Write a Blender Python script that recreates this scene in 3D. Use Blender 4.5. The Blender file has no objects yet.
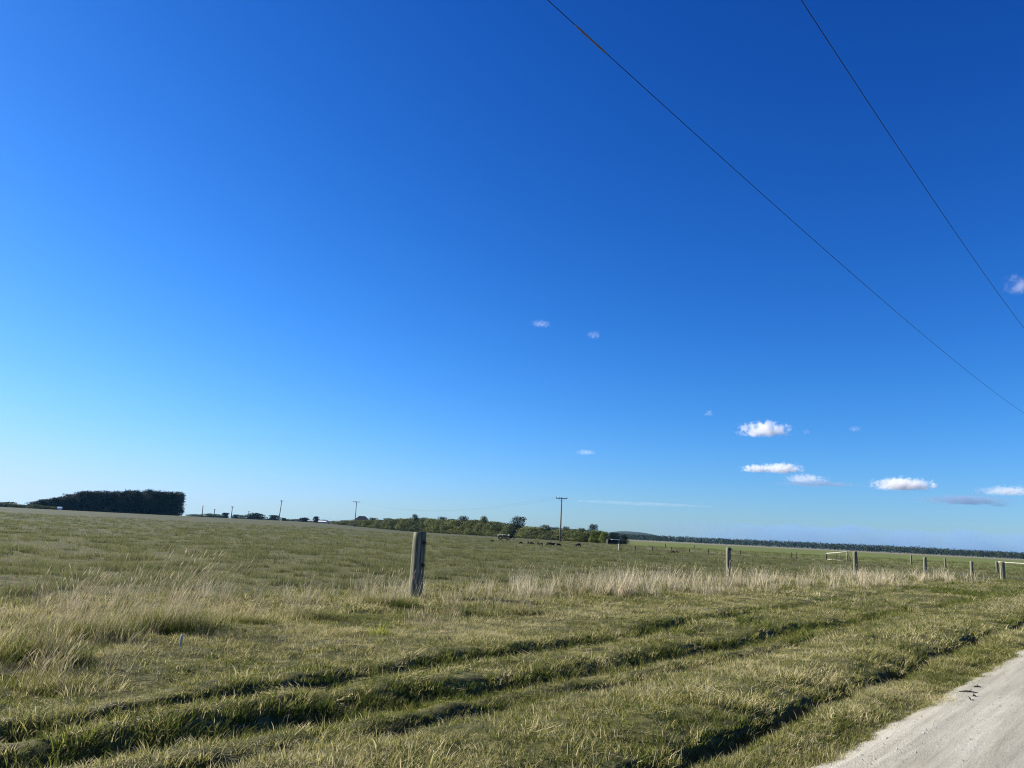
import bpy, math, random
import numpy as np
from mathutils import Vector, Matrix

rng = np.random.default_rng(7)
random.seed(7)
scene = bpy.context.scene
COL = scene.collection

# ------------------------------------------------------------------ camera model
F = 773.0
TH = math.radians(10.9)
RO = math.radians(2.8)
EYE = 1.5
cf = np.array([0, math.cos(TH), math.sin(TH)])
r0 = np.array([1.0, 0, 0])
u0 = np.array([0, -math.sin(TH), math.cos(TH)])
cr = math.cos(RO) * r0 + math.sin(RO) * u0
cu = -math.sin(RO) * r0 + math.cos(RO) * u0


def ray(px, py):
    d = cf * F + cr * (px - 512) - cu * (py - 384)
    return d / np.linalg.norm(d)


def hz(px):
    return 384 + (F * math.tan(TH) + (px - 512) * math.sin(RO)) / math.cos(RO)


def gp(px, py, z=0.0):
    d = ray(px, py)
    t = (z - EYE) / d[2]
    return d * t + np.array([0, 0, EYE])


def at(px, dist):
    """ground-plan point seen in column px (at the horizon) dist metres ahead"""
    d = ray(px, hz(px))
    d = d / math.hypot(d[0], d[1])
    return d[0] * dist, d[1] * dist


A = math.radians(40.2)          # the road's direction, clockwise from +Y
SA, CA = math.sin(A), math.cos(A)


def xy(u, v):
    return u * SA - v * CA, u * CA + v * SA


def uv(x, y):
    return x * SA + y * CA, -x * CA + y * SA


# ------------------------------------------------------------------ noise helper
def vnoise(x, y, seed=0):
    """smooth value noise in numpy, 0..1"""
    x = np.asarray(x, float); y = np.asarray(y, float)
    xi = np.floor(x).astype(np.int64); yi = np.floor(y).astype(np.int64)
    fx = x - xi; fy = y - yi
    fx = fx * fx * (3 - 2 * fx); fy = fy * fy * (3 - 2 * fy)

    def h(a, b):
        n = (a * 374761393 + b * 668265263 + seed * 1442695041) & 0xFFFFFFFF
        n = ((n ^ (n >> 13)) * 1274126177) & 0xFFFFFFFF
        n = n ^ (n >> 16)
        return (n & 0xFFFFFF) / float(0xFFFFFF)
    return ((h(xi, yi) * (1 - fx) + h(xi + 1, yi) * fx) * (1 - fy)
            + (h(xi, yi + 1) * (1 - fx) + h(xi + 1, yi + 1) * fx) * fy)


def sstep(a, b, x):
    t = np.clip((x - a) / (b - a), 0, 1)
    return t * t * (3 - 2 * t)


# ------------------------------------------------------------------ terrain
RUT1_U = [-10, 2, 4.6, 6, 10, 13, 17, 24, 40]
RUT1_V = [6.2, 6.2, 6.25, 6.6, 6.75, 6.95, 7.45, 7.9, 8.6]


def rut_fields(u, v):
    """signed distances (towards the field) to the two wheel ruts, the low bank and the ditch"""
    w = 0.06 * (vnoise(u * 0.9, u * 0 + 3.3, 5) - 0.5) * 2
    r1 = v - (np.interp(u, RUT1_U, RUT1_V) + w)
    r2 = v - (5.42 + 0.09 * (vnoise(u * 0.7, u * 0 + 9.1, 6) - 0.5) * 2)
    r3 = v - (4.68 + 0.16 * (vnoise(u * 0.8, u * 0 + 5.7, 8) - 0.5) * 2)
    dt = v - (2.84 + 0.09 * (vnoise(u * 0.8, u * 0 + 1.7, 7) - 0.5) * 2)
    return r1, r2, r3, dt


def groove(s, wide, steep):
    """0..1 trough: gentle on the road side (s<0), a steep bank on the field side (s>0)"""
    return sstep(-wide, -0.05, s) * (1 - sstep(0.0, steep, s))


def hgt(x, y):
    x = np.asarray(x, float); y = np.asarray(y, float)
    r = np.hypot(x, y) + 1e-6
    u, v = uv(x, y)
    az = np.degrees(np.arctan2(x, y))
    z = 2.0 * sstep(60, 420, r) * (1 - sstep(-15, -6, az)) * sstep(-130, -100, az)
    near = 1 - sstep(30, 60, r)
    verge = sstep(2.1, 2.8, v)
    z = z + near * verge * (0.055 * (vnoise(x * 1.5, y * 1.5, 1) - 0.5) + 0.10 * (vnoise(x * 0.55, y * 0.55, 2) - 0.5)
                            + 0.05 * (vnoise(x * 4, y * 4, 3) - 0.5) + 0.025 * (vnoise(x * 2.3, y * 2.3, 4) - 0.5))
    r1, r2, r3, dt = rut_fields(u, v)
    brk1 = 0.7 + 0.3 * sstep(0.25, 0.55, vnoise(u * 0.55, v * 0 + 2.2, 11))
    brk2 = 0.65 + 0.35 * sstep(0.22, 0.5, vnoise(u * 0.6, v * 0 + 7.2, 12))
    z = z - (0.16 + 0.06 * (1 - sstep(4, 7, u))) * brk1 * groove(r1, 0.40, 0.24) * (1 - 0.5 * sstep(9, 24, u)) * (1 - sstep(30, 42, u))
    z = z + 0.04 * np.exp(-((r2 - 0.34) / 0.24) ** 2) * (1 - sstep(11, 24, u)) * near
    z = z - 0.15 * brk2 * groove(r2, 0.46, 0.28) * (1 - 0.5 * sstep(11, 26, u)) * (1 - sstep(30, 42, u))
    z = z - 0.11 * groove(r3, 0.3, 0.2) * (1 - sstep(10, 16, u)) * (0.45 + 0.55 * sstep(0.25, 0.5, vnoise(u * 0.8, v * 0, 14)))
    # crowns between the ruts
    z = z + 0.04 * np.exp(-((r1 - 0.3) / 0.3) ** 2) * (1 - sstep(11, 24, u)) + 0.03 * np.exp(-((r1 + 0.6) / 0.2) ** 2) * (1 - sstep(11, 24, u))
    z = z - 0.25 * groove(dt, 0.30, 0.13) * (1 - sstep(26, 38, u))
    z = z + 0.07 * sstep(0.1, 0.6, dt) * (1 - sstep(4.0, 4.8, v)) * near
    # the bed under the road lies a little lower than its gravel
    bed = (1 - sstep(2.05, 2.5, v)) * sstep(-4.4, -3.9, v)
    z = z - 0.06 * bed * (1 - sstep(250, 300, r))
    return z


# ------------------------------------------------------------------ object helpers
def tag(o, label=None, cat=None, group=None, kind=None):
    if label: o['label'] = label
    if cat: o['category'] = cat
    if group: o['group'] = group
    if kind: o['kind'] = kind
    return o


def empty(name, loc, rz=0.0):
    o = bpy.data.objects.new(name, None)
    o.empty_display_size = 0.2
    COL.objects.link(o)
    o.location = loc
    o.rotation_euler = (0, 0, rz)
    return o


def raw_mesh(name, V, Fc, mat=None, smooth=False, attrs=None):
    me = bpy.data.meshes.new(name)
    V = np.asarray(V, float)
    if isinstance(Fc, np.ndarray):
        n, k = Fc.shape
        me.vertices.add(len(V)); me.vertices.foreach_set('co', V.ravel())
        me.loops.add(n * k); me.loops.foreach_set('vertex_index', Fc.ravel().astype(np.int32))
        me.polygons.add(n)
        me.polygons.foreach_set('loop_start', np.arange(0, n * k, k, dtype=np.int32))
        me.polygons.foreach_set('loop_total', np.full(n, k, dtype=np.int32))
    else:
        me.from_pydata([tuple(p) for p in V], [], Fc)
    for an, val in (attrs or {}).items():
        a = me.attributes.new(an, 'FLOAT', 'POINT')
        a.data.foreach_set('value', np.asarray(val, np.float32))
    me.update(calc_edges=True)
    me.validate()
    if smooth:
        me.polygons.foreach_set('use_smooth', [True] * len(me.polygons))
    if mat: me.materials.append(mat)
    return me


def mobj(name, me, parent=None, loc=None):
    o = bpy.data.objects.new(name, me)
    COL.objects.link(o)
    if parent: o.parent = parent
    if loc is not None: o.location = loc
    return o


class MB:
    """collects closed shapes into one mesh"""
    def __init__(self): self.V = []; self.Fc = []

    def box(self, c, s, rot=None):
        b = len(self.V)
        for dx in (-.5, .5):
            for dy in (-.5, .5):
                for dz in (-.5, .5):
                    p = Vector((dx * s[0], dy * s[1], dz * s[2]))
                    if rot is not None: p = rot @ p
                    self.V.append((p.x + c[0], p.y + c[1], p.z + c[2]))
        for f in ((0, 1, 3, 2), (4, 6, 7, 5), (0, 4, 5, 1), (2, 3, 7, 6), (0, 2, 6, 4), (1, 5, 7, 3)):
            self.Fc.append(tuple(b + i for i in f))
        return self

    def tube(self, pts, rad, n=10, cap=True):
        pts = [Vector(p) for p in pts]
        rad = rad if isinstance(rad, (list, tuple)) else [rad] * len(pts)
        b = len(self.V); last = None
        for i, p in enumerate(pts):
            t = (pts[min(i + 1, len(pts) - 1)] - pts[max(i - 1, 0)]).normalized()
            ref = Vector((0, 0, 1)) if abs(t.z) < 0.9 else Vector((1, 0, 0))
            a = t.cross(ref).normalized() if last is None else (last - t * last.dot(t)).normalized()
            last = a
            c = t.cross(a)
            for k in range(n):
                q = p + (a * math.cos(2 * math.pi * k / n) + c * math.sin(2 * math.pi * k / n)) * rad[i]
                self.V.append(tuple(q))
        for i in range(len(pts) - 1):
            for k in range(n):
                self.Fc.append((b + i * n + k, b + i * n + (k + 1) % n, b + (i + 1) * n + (k + 1) % n, b + (i + 1) * n + k))
        if cap:
            self.Fc.append(tuple(b + k for k in reversed(range(n))))
            self.Fc.append(tuple(b + (len(pts) - 1) * n + k for k in range(n)))
        return self

    def ball(self, c, r, nu=10, nv=7):
        b = len(self.V)
        for j in range(nv + 1):
            th = math.pi * j / nv
            for i in range(nu):
                ph = 2 * math.pi * i / nu
                self.V.append((c[0] + r[0] * math.sin(th) * math.cos(ph), c[1] + r[1] * math.sin(th) * math.sin(ph), c[2] + r[2] * math.cos(th)))
        for j in range(nv):
            for i in range(nu):
                self.Fc.append((b + j * nu + i, b + (j + 1) * nu + i, b + (j + 1) * nu + (i + 1) % nu, b + j * nu + (i + 1) % nu))
        return self

    def build(self, name, mat, parent=None, smooth=False, loc=None):
        return mobj(name, raw_mesh(name, self.V, self.Fc, mat, smooth), parent, loc)


# ------------------------------------------------------------------ materials
class NT:
    def __init__(self, mat):
        self.t = mat.node_tree; self.n = self.t.nodes; self.l = self.t.links

    def add(self, kind, **kw):
        nd = self.n.new(kind)
        for k, v in kw.items():
            if k.startswith('i_'):
                nd.inputs[k[2:].replace('_', ' ')].default_value = v
            else:
                setattr(nd, k, v)
        return nd

    def noise(self, vec, scale, detail=4, rough=0.55):
        nd = self.add('ShaderNodeTexNoise')
        nd.inputs['Scale'].default_value = scale
        nd.inputs['Detail'].default_value = detail
        nd.inputs['Roughness'].default_value = rough
        self.l.new(vec, nd.inputs['Vector'])
        return nd.outputs['Fac']

    def ramp(self, fac, stops):
        nd = self.add('ShaderNodeValToRGB')
        while len(nd.color_ramp.elements) < len(stops): nd.color_ramp.elements.new(0.5)
        for e, (p, c) in zip(nd.color_ramp.elements, stops):
            e.position = p
            e.color = (*c, 1) if not np.isscalar(c) else (c, c, c, 1)
        self.l.new(fac, nd.inputs['Fac'])
        return nd.outputs['Color']

    def math(self, op, a, b=None, clamp=False):
        nd = self.add('ShaderNodeMath', operation=op, use_clamp=clamp)
        for i, x in enumerate((a, b)):
            if x is None: continue
            if isinstance(x, (int, float)): nd.inputs[i].default_value = x
            else: self.l.new(x, nd.inputs[i])
        return nd.outputs[0]

    def mix(self, fac, a, b, blend='MIX'):
        nd = self.add('ShaderNodeMix', data_type='RGBA', blend_type=blend)
        for s, x in ((nd.inputs[0], fac), (nd.inputs[6], a), (nd.inputs[7], b)):
            if isinstance(x, (int, float)): s.default_value = x
            elif isinstance(x, tuple): s.default_value = (*x, 1)
            else: self.l.new(x, s)
        return nd.outputs[2]

    def mapping(self, vec, scale):
        nd = self.add('ShaderNodeMapping')
        nd.inputs['Scale'].default_value = scale
        self.l.new(vec, nd.inputs['Vector'])
        return nd.outputs[0]


def new_mat(name, rough=0.85, spec=0.25):
    m = bpy.data.materials.new(name); m.use_nodes = True
    t = NT(m)
    b = t.n['Principled BSDF']
    b.inputs['Roughness'].default_value = rough
    b.inputs['Specular IOR Level'].default_value = spec
    return m, t, b


def bump(t, b, h, strength, dist):
    nd = t.add('ShaderNodeBump')
    nd.inputs['Strength'].default_value = strength
    nd.inputs['Distance'].default_value = dist
    t.l.new(h, nd.inputs['Height'])
    t.l.new(nd.outputs[0], b.inputs['Normal'])


def simple_mat(name, c1, c2, scale, rough=0.8, spec=0.25, coord='Object', stretch=(1, 1, 1), bmp=0.0):
    m, t, b = new_mat(name, rough, spec)
    tc = t.add('ShaderNodeTexCoord')
    v = t.mapping(tc.outputs[coord], stretch)
    n = t.noise(v, scale, 5, 0.6)
    t.l.new(t.ramp(n, [(0.3, c1), (0.7, c2)]), b.inputs['Base Color'])
    if bmp: bump(t, b, n, bmp, 0.01)
    return m


def leaf_mat(name, stops, patch_scale, patch_amt, trans=0.4, rough=0.75, spec=0.08):
    """two-sided blades or leaves: colour runs along 'tint' (a value each blade carries) and drifts in patches"""
    m = bpy.data.materials.new(name); m.use_nodes = True
    t = NT(m)
    b = t.n['Principled BSDF']; out = t.n['Material Output']
    b.inputs['Roughness'].default_value = rough
    b.inputs['Specular IOR Level'].default_value = spec
    at_ = t.add('ShaderNodeAttribute', attribute_name='tint')
    geo = t.add('ShaderNodeNewGeometry')
    n1 = t.noise(geo.outputs['Position'], patch_scale, 3, 0.6)
    oi = t.add('ShaderNodeObjectInfo')
    k = t.math('MULTIPLY', t.math('SUBTRACT', n1, 0.5), patch_amt)
    k2 = t.math('MULTIPLY', t.math('SUBTRACT', oi.outputs['Random'], 0.5), 0.25)
    s = t.math('ADD', t.math('ADD', at_.outputs['Fac'], k), k2, clamp=True)
    col = t.ramp(s, stops)
    t.l.new(col, b.inputs['Base Color'])
    tr = t.add('ShaderNodeBsdfTranslucent')
    t.l.new(col, tr.inputs['Color'])
    mx = t.add('ShaderNodeMixShader'); mx.inputs[0].default_value = trans
    t.l.new(b.outputs[0], mx.inputs[1]); t.l.new(tr.outputs[0], mx.inputs[2])
    t.l.new(mx.outputs[0], out.inputs['Surface'])
    return m


# ground: soil and thatch near by, pasture further off, greener paddock behind the cross fence
def make_ground_mat():
    m, t, b = new_mat('pasture_ground', 0.95, 0.1)
    tc = t.add('ShaderNodeTexCoord'); P = tc.outputs['Object']
    at_dist = t.add('ShaderNodeVectorMath', operation='LENGTH'); t.l.new(P, at_dist.inputs[0])
    n_big = t.noise(P, 0.035, 4, 0.6)
    n_mid = t.noise(P, 0.9, 5, 0.65)
    n_fin = t.noise(P, 7.0, 6, 0.7)
    # pasture: olive with browner drifts and darker rank tufts
    past = t.ramp(n_big, [(0.3, (0.066, 0.074, 0.030)), (0.55, (0.082, 0.085, 0.040)), (0.75, (0.102, 0.095, 0.052))])
    tuft = t.ramp(n_mid, [(0.36, 0.45), (0.5, 1.0), (0.7, 1.15)])
    past = t.mix(1.0, past, tuft, 'MULTIPLY')
    soil = t.ramp(n_fin, [(0.3, (0.028, 0.028, 0.010)), (0.5, (0.075, 0.075, 0.026)), (0.7, (0.16, 0.14, 0.06))])
    far = t.add('ShaderNodeMapRange'); far.inputs['From Min'].default_value = 25; far.inputs['From Max'].default_value = 70
    t.l.new(at_dist.outputs['Value'], far.inputs['Value'])
    col = t.mix(far.outputs[0], soil, past)
    att = t.add('ShaderNodeAttribute', attribute_name='paddock')
    green = t.ramp(n_big, [(0.3, (0.085, 0.11, 0.022)), (0.7, (0.135, 0.15, 0.04))])
    col = t.mix(att.outputs['Fac'], col, green)
    att2 = t.add('ShaderNodeAttribute', attribute_name='dry')
    att3 = t.add('ShaderNodeAttribute', attribute_name='gravelly')
    gf = t.math('MULTIPLY', att3.outputs['Fac'], t.ramp(n_fin, [(0.35, 0.25), (0.6, 1.0)]))
    col = t.mix(gf, col, (0.30, 0.275, 0.21))
    col = t.mix(att2.outputs['Fac'], col, (0.27, 0.24, 0.155))
    t.l.new(col, b.inputs['Base Color'])
    bump(t, b, n_fin, 0.6, 0.05)
    return m


def make_road_mat():
    m, t, b = new_mat('limestone_gravel', 0.95, 0.15)
    tc = t.add('ShaderNodeTexCoord'); P = tc.outputs['Object']
    along = t.add('ShaderNodeMapping'); along.inputs['Rotation'].default_value = (0, 0, A)
    t.l.new(P, along.inputs['Vector'])
    st = t.mapping(along.outputs[0], (2.2, 0.12, 1))
    n_tr = t.noise(st, 1.6, 4, 0.6)                     # long streaks left by wheels
    n_big = t.noise(P, 0.8, 4, 0.6)
    n_fin = t.noise(P, 26, 6, 0.8)
    vo = t.add('ShaderNodeTexVoronoi'); vo.inputs['Scale'].default_value = 70
    t.l.new(P, vo.inputs['Vector'])
    base = t.ramp(n_tr, [(0.3, (0.28, 0.26, 0.19)), (0.5, (0.375, 0.35, 0.265)), (0.7, (0.47, 0.445, 0.35))])
    base = t.mix(t.ramp(n_big, [(0.35, 0.0), (0.7, 0.45)]), base, (0.31, 0.28, 0.205))
    sp = t.ramp(n_fin, [(0.30, 0.62), (0.43, 0.93), (0.58, 1.0), (0.70, 1.18)])
    base = t.mix(1.0, base, sp, 'MULTIPLY')
    t.l.new(base, b.inputs['Base Color'])
    st2 = t.mapping(along.outputs[0], (9.0, 0.35, 1)); n_t2 = t.noise(st2, 1.6, 3, 0.6)
    base = t.mix(1.0, base, t.ramp(n_t2, [(0.35, 0.86), (0.6, 1.06)]), 'MULTIPLY')
    t.l.new(base, b.inputs['Base Color'])
    n_fin = t.math('ADD', n_fin, t.math('MULTIPLY', n_t2, 0.8))
    h = t.math('ADD', n_fin, t.math('MULTIPLY', vo.outputs['Distance'], 0.8))
    bump(t, b, h, 0.5, 0.010)
    return m


def make_post_mat(name, c_dark, c_mid, c_pale):
    m, t, b = new_mat(name, 0.9, 0.15)
    tc = t.add('ShaderNodeTexCoord'); P = tc.outputs['Object']
    g = t.noise(t.mapping(P, (26, 26, 1.0)), 1.0, 7, 0.78)
    bl = t.noise(t.mapping(P, (5, 5, 2.5)), 1.0, 4, 0.6)
    col = t.ramp(g, [(0.34, tuple(q * .5 for q in c_dark)), (0.41, c_dark), (0.51, c_mid), (0.66, c_pale)])
    col = t.mix(t.ramp(bl, [(0.45, 0.0), (0.7, 0.55)]), col, (0.13, 0.15, 0.075))   # lichen and copper stain
    t.l.new(col, b.inputs['Base Color'])
    bump(t, b, g, 0.8, 0.015)
    return m


M = {}
M['ground'] = make_ground_mat()
M['road'] = make_road_mat()
M['post'] = make_post_mat('weathered_pine', (0.045, 0.042, 0.03), (0.155, 0.145, 0.10), (0.33, 0.30, 0.21))
M['post_dark'] = make_post_mat('dark_old_timber', (0.03, 0.028, 0.02), (0.07, 0.065, 0.05), (0.14, 0.13, 0.10))
M['rail'] = simple_mat('bleached_rail_timber', (0.40, 0.37, 0.28), (0.60, 0.56, 0.45), 9, stretch=(1, 1, 4))
M['pole'] = simple_mat('grey_pole_timber', (0.12, 0.105, 0.085), (0.20, 0.18, 0.15), 6, stretch=(6, 6, .5))
M['black_plastic'] = simple_mat('black_plastic', (0.012, 0.012, 0.012), (0.02, 0.02, 0.02), 30, 0.5)
M['porcelain'] = simple_mat('brown_porcelain', (0.05, 0.035, 0.03), (0.08, 0.06, 0.05), 10, 0.35, 0.5)
M['wire'] = simple_mat('dark_wire', (0.012, 0.012, 0.014), (0.02, 0.02, 0.022), 3, 0.7)
M['splice'] = simple_mat('dull_metal', (0.10, 0.08, 0.075), (0.18, 0.15, 0.14), 40, 0.6)
M['wool_black'] = simple_mat('black_wool', (0.010, 0.009, 0.008), (0.025, 0.022, 0.018), 14, bmp=.5)
M['wool_brown'] = simple_mat('brown_wool', (0.035, 0.02, 0.012), (0.07, 0.04, 0.022), 14, bmp=.5)
M['hay'] = simple_mat('old_hay', (0.22, 0.20, 0.12), (0.36, 0.33, 0.22), 12, bmp=.6)
M['roof_dark'] = simple_mat('dark_iron_roof', (0.012, 0.013, 0.016), (0.025, 0.027, 0.03), 3, 0.6)
M['white_paint'] = simple_mat('white_paint', (0.62, 0.62, 0.60), (0.78, 0.78, 0.76), 2)
M['fence_pale'] = simple_mat('sun_bleached_timber', (0.33, 0.31, 0.25), (0.48, 0.45, 0.37), 5)
M['wall_dark'] = simple_mat('dark_boards', (0.018, 0.016, 0.016), (0.035, 0.03, 0.03), 4)
M['bark'] = simple_mat('bark', (0.05, 0.04, 0.03), (0.11, 0.09, 0.07), 8, stretch=(3, 3, .6), bmp=.5)
M['hill'] = simple_mat('wooded_hill', (0.022, 0.034, 0.02), (0.045, 0.06, 0.03), 0.02, coord='Object', bmp=.6)
M['twig'] = simple_mat('dark_twig', (0.02, 0.015, 0.01), (0.05, 0.04, 0.03), 40)
M['stone'] = simple_mat('limestone_chip', (0.30, 0.28, 0.23), (0.48, 0.45, 0.39), 30, bmp=.4)

GREEN = [(0.0, (0.025, 0.044, 0.008)), (0.3, (0.082, 0.108, 0.016)), (0.55, (0.185, 0.19, 0.038)), (0.78, (0.345, 0.30, 0.112)), (1.0, (0.58, 0.50, 0.27))]
M['grass'] = leaf_mat('verge_grass', GREEN, 0.55, 0.85, 0.42)
FIELD = [(0.0, (0.036, 0.050, 0.014)), (0.35, (0.145, 0.153, 0.056)), (0.65, (0.25, 0.24, 0.10)), (1.0, (0.35, 0.31, 0.165))]
M['field_grass'] = leaf_mat('field_grass', FIELD, 0.12, 0.5, 0.4)
STRAW = [(0.0, (0.08, 0.07, 0.028)), (0.35, (0.25, 0.19, 0.105)), (0.7, (0.45, 0.372, 0.22)), (1.0, (0.68, 0.59, 0.39))]
M['straw'] = leaf_mat('dry_grass', STRAW, 0.8, 0.7, 0.22)
M['leaf_dark'] = leaf_mat('dark_cypress_foliage', [(0, (0.006, 0.011, 0.008)), (0.5, (0.012, 0.021, 0.014)), (1, (0.024, 0.036, 0.022))], 0.1, 0.3, 0.08)
M['leaf_olive'] = leaf_mat('olive_bush_foliage', [(0, (0.04, 0.05, 0.016)), (0.5, (0.115, 0.13, 0.042)), (1, (0.20, 0.215, 0.075))], 0.06, 0.7, 0.35)
M['leaf_grey'] = leaf_mat('grey_green_foliage', [(0, (0.028, 0.038, 0.016)), (0.5, (0.075, 0.09, 0.036)), (1, (0.13, 0.145, 0.065))], 0.06, 0.6, 0.3)
M['leaf_wood'] = leaf_mat('far_wood_foliage', [(0, (0.010, 0.018, 0.008)), (0.5, (0.030, 0.042, 0.018)), (1, (0.06, 0.072, 0.034))], 0.02, 0.5, 0.15)
M['leaf_lime'] = leaf_mat('lime_bush_foliage', [(0, (0.04, 0.06, 0.012)), (0.5, (0.11, 0.14, 0.025)), (1, (0.20, 0.23, 0.05))], 0.2, 0.5, 0.35)
M['leaf_yellow'] = leaf_mat('yellow_green_weed', [(0, (0.12, 0.15, 0.02)), (0.5, (0.28, 0.30, 0.04)), (1, (0.42, 0.42, 0.09))], 2, 0.4, 0.4)

# ------------------------------------------------------------------ ground sheet
def build_ground():
    rr = [0.35]
    while rr[-1] < 3300:
        r = rr[-1]
        rr.append(r + max(0.05, r * (0.0085 if r < 60 else 0.03)))
    rr = np.array(rr)
    a_in = np.radians(np.arange(-52, 52.01, 0.22))
    a_out = np.radians(np.arange(55, 305, 4.0))
    aa = np.concatenate([a_in, a_out])
    nr, na = len(rr), len(aa)
    R_, A_ = np.meshgrid(rr, aa, indexing='ij')
    X = (R_ * np.sin(A_)).ravel(); Y = (R_ * np.cos(A_)).ravel()
    Z = hgt(X, Y)
    V = np.column_stack([X, Y, Z])
    V = np.vstack([V, [[0, 0, float(hgt(0, 0))]]])
    i, j = np.meshgrid(np.arange(nr - 1), np.arange(na), indexing='ij')
    a = (i * na + j).ravel(); b = (i * na + (j + 1) % na).ravel()
    Fc = np.column_stack([a, b, b + na, a + na])
    x, y = V[:, 0], V[:, 1]
    # greener paddock behind the cross fence: line through the fence's two ends
    p0 = np.array(at(640, 150)); p1 = np.array(at(850, 108))
    d = (p1 - p0) / np.linalg.norm(p1 - p0)
    n = np.array([-d[1], d[0]])
    s = (x - p0[0]) * n[0] + (y - p0[1]) * n[1]
    t = (x - p0[0]) * d[0] + (y - p0[1]) * d[1]
    r = np.hypot(x, y); az = np.degrees(np.arctan2(x, y))
    azm = sstep(8.0, 9.5, az)
    paddock = sstep(2, 12, s) * azm * (1 - sstep(420, 700, r))
    dry = np.exp(-((s + 1.5) / 3.2) ** 2) * azm * (1 - sstep(70, 90, t)) * 0.75
    dry = np.maximum(dry, sstep(450, 700, r) * azm * 0.5)
    dry = np.maximum(dry, 0.25 * np.exp(-((az + 14.5) / 2.8) ** 2) * sstep(330, 400, r))
    vv = uv(x, y)[1]
    gravelly = (1 - sstep(2.05, 2.25, vv + 0.2 * (vnoise(x * 3, y * 3, 35) - 0.5))) * sstep(-5, -4.2, vv)
    tri_c = np.column_stack([np.full(na, len(V) - 1), (np.arange(na) + 1) % na, np.arange(na), np.arange(na)])
    me = raw_mesh('ground', V, Fc[:, ::-1].copy(), M['ground'], True, dict(paddock=paddock, dry=dry, gravelly=gravelly))
    o = mobj('ground', me)
    tag(o, 'flat grassy paddock and rutted verge', 'ground', kind='structure')
    return o


ground = build_ground()


# ------------------------------------------------------------------ gravel road
def build_road():
    us = np.concatenate([np.arange(-14, 34, 0.22), np.arange(34, 260, 3.0)])
    ws = np.linspace(0, 1, 34)
    U, W = np.meshgrid(us, ws, indexing='ij')
    edge = 2.14 + 0.10 * (vnoise(us * 1.3, us * 0, 31) - 0.5) + 0.12 * (vnoise(us * 4.1, us * 0, 32) - 0.5)
    edge2 = -4.1 + 0.3 * (vnoise(us * 1.1, us * 0, 33) - 0.5)
    Vv = edge2[:, None] + (edge - edge2)[:, None] * W
    X, Y = xy(U, Vv)
    X = X.ravel(); Y = Y.ravel()
    v = Vv.ravel()
    crown = 0.05 * (1 - ((v + 1.05) / 3.1) ** 2)
    wheel = -0.02 * (np.exp(-((v - 0.75) / 0.25) ** 2) + np.exp(-((v + 0.75) / 0.25) ** 2))
    Z = -0.035 + crown + wheel + 0.012 * (vnoise(X * 3, Y * 3, 41) - 0.5)
    # the sheet's border dives under the turf
    rim = np.minimum(W, 1 - W).ravel()
    Z = Z - 0.03 * (1 - sstep(0.0, 0.02, rim))
    nu, nw = U.shape
    i, j = np.meshgrid(np.arange(nu - 1), np.arange(nw - 1), indexing='ij')
    a = (i * nw + j).ravel()
    Fc = np.column_stack([a, a + nw, a + nw + 1, a + 1])
    me = raw_mesh('road', np.column_stack([X, Y, Z]), Fc, M['road'], True)
    o = mobj('road', me)
    tag(o, 'pale limestone gravel road at the verge', 'road', kind='structure')
    return edge, us


road_edge, road_us = build_road()


# ------------------------------------------------------------------ blades and clumps
def blades(n, rad, h, w, bend, seed, tint=(0.0, 1.0), lean=(0, 0), head=0.0, segs=3, flop=0.35):
    """n curved tapering blades in one clump -> verts, quads, tint"""
    g = np.random.default_rng(seed)
    V = []; Fc = []; T = []
    for _ in range(n):
        a = g.uniform(0, 2 * math.pi); r = rad * math.sqrt(g.uniform())
        bx, by = r * math.cos(a), r * math.sin(a)
        out = a + g.normal(0, 0.9)
        L = h * g.uniform(0.45, 1.1)
        ww = w * g.uniform(0.6, 1.25)
        bd = bend * g.uniform(0.3, 1.5)
        tw = g.uniform(0, math.pi)
        sx, sy = math.cos(tw), math.sin(tw)
        t = float(np.clip(g.uniform(*tint), 0, 1))
        ang = flop * g.uniform(0, 1)
        b0 = len(V)
        x, y, z = bx, by, -0.03
        for s in range(segs + 1):
            f = s / segs
            wd = ww * (1 - f) ** 0.6 * 0.5 if not head else ww * 0.5 * (1 - 0.5 * f)
            if s == segs: wd = ww * 0.04
            V.append((x - sx * wd, y - sy * wd, z)); V.append((x + sx * wd, y + sy * wd, z))
            tt = min(1.0, t + 0.30 * f * f)                    # blade tips dry off first
            T += [tt, tt]
            st = L / segs
            th = ang + bd * f
            x += st * (math.sin(th) * math.cos(out) + lean[0] * (0.3 + f))
            y += st * (math.sin(th) * math.sin(out) + lean[1] * (0.3 + f))
            z += st * max(0.12, math.cos(th))
        for s in range(segs):
            q = b0 + 2 * s
            Fc.append((q, q + 1, q + 3, q + 2))
        if head and g.uniform() < head:
            tip = np.array([(V[-1][0] + V[-2][0]) / 2, (V[-1][1] + V[-2][1]) / 2, V[-1][2]])
            prev = np.array(V[b0 + 2 * (segs - 1)])
            dr = tip - prev; dr /= (np.linalg.norm(dr) + 1e-6)
            hl = 0.075 * g.uniform(0.6, 1.4); hw = 0.0065 * g.uniform(0.7, 1.3)
            for k in range(2):
                px_, py_ = (sx, sy) if k == 0 else (-sy, sx)
                c = tip + dr * hl * 0.1
                q = len(V)
                V.append(tuple(tip - dr * hl * 0.6))
                V.append((c[0] + px_ * hw, c[1] + py_ * hw, c[2]))
                V.append(tuple(tip + dr * hl * 0.9))
                V.append((c[0] - px_ * hw, c[1] - py_ * hw, c[2]))
                T += [min(1, t + 0.15)] * 4
                Fc.append((q, q + 1, q + 2, q + 3))
    return np.array(V), np.array(Fc, dtype=np.int64), np.array(T)


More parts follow.
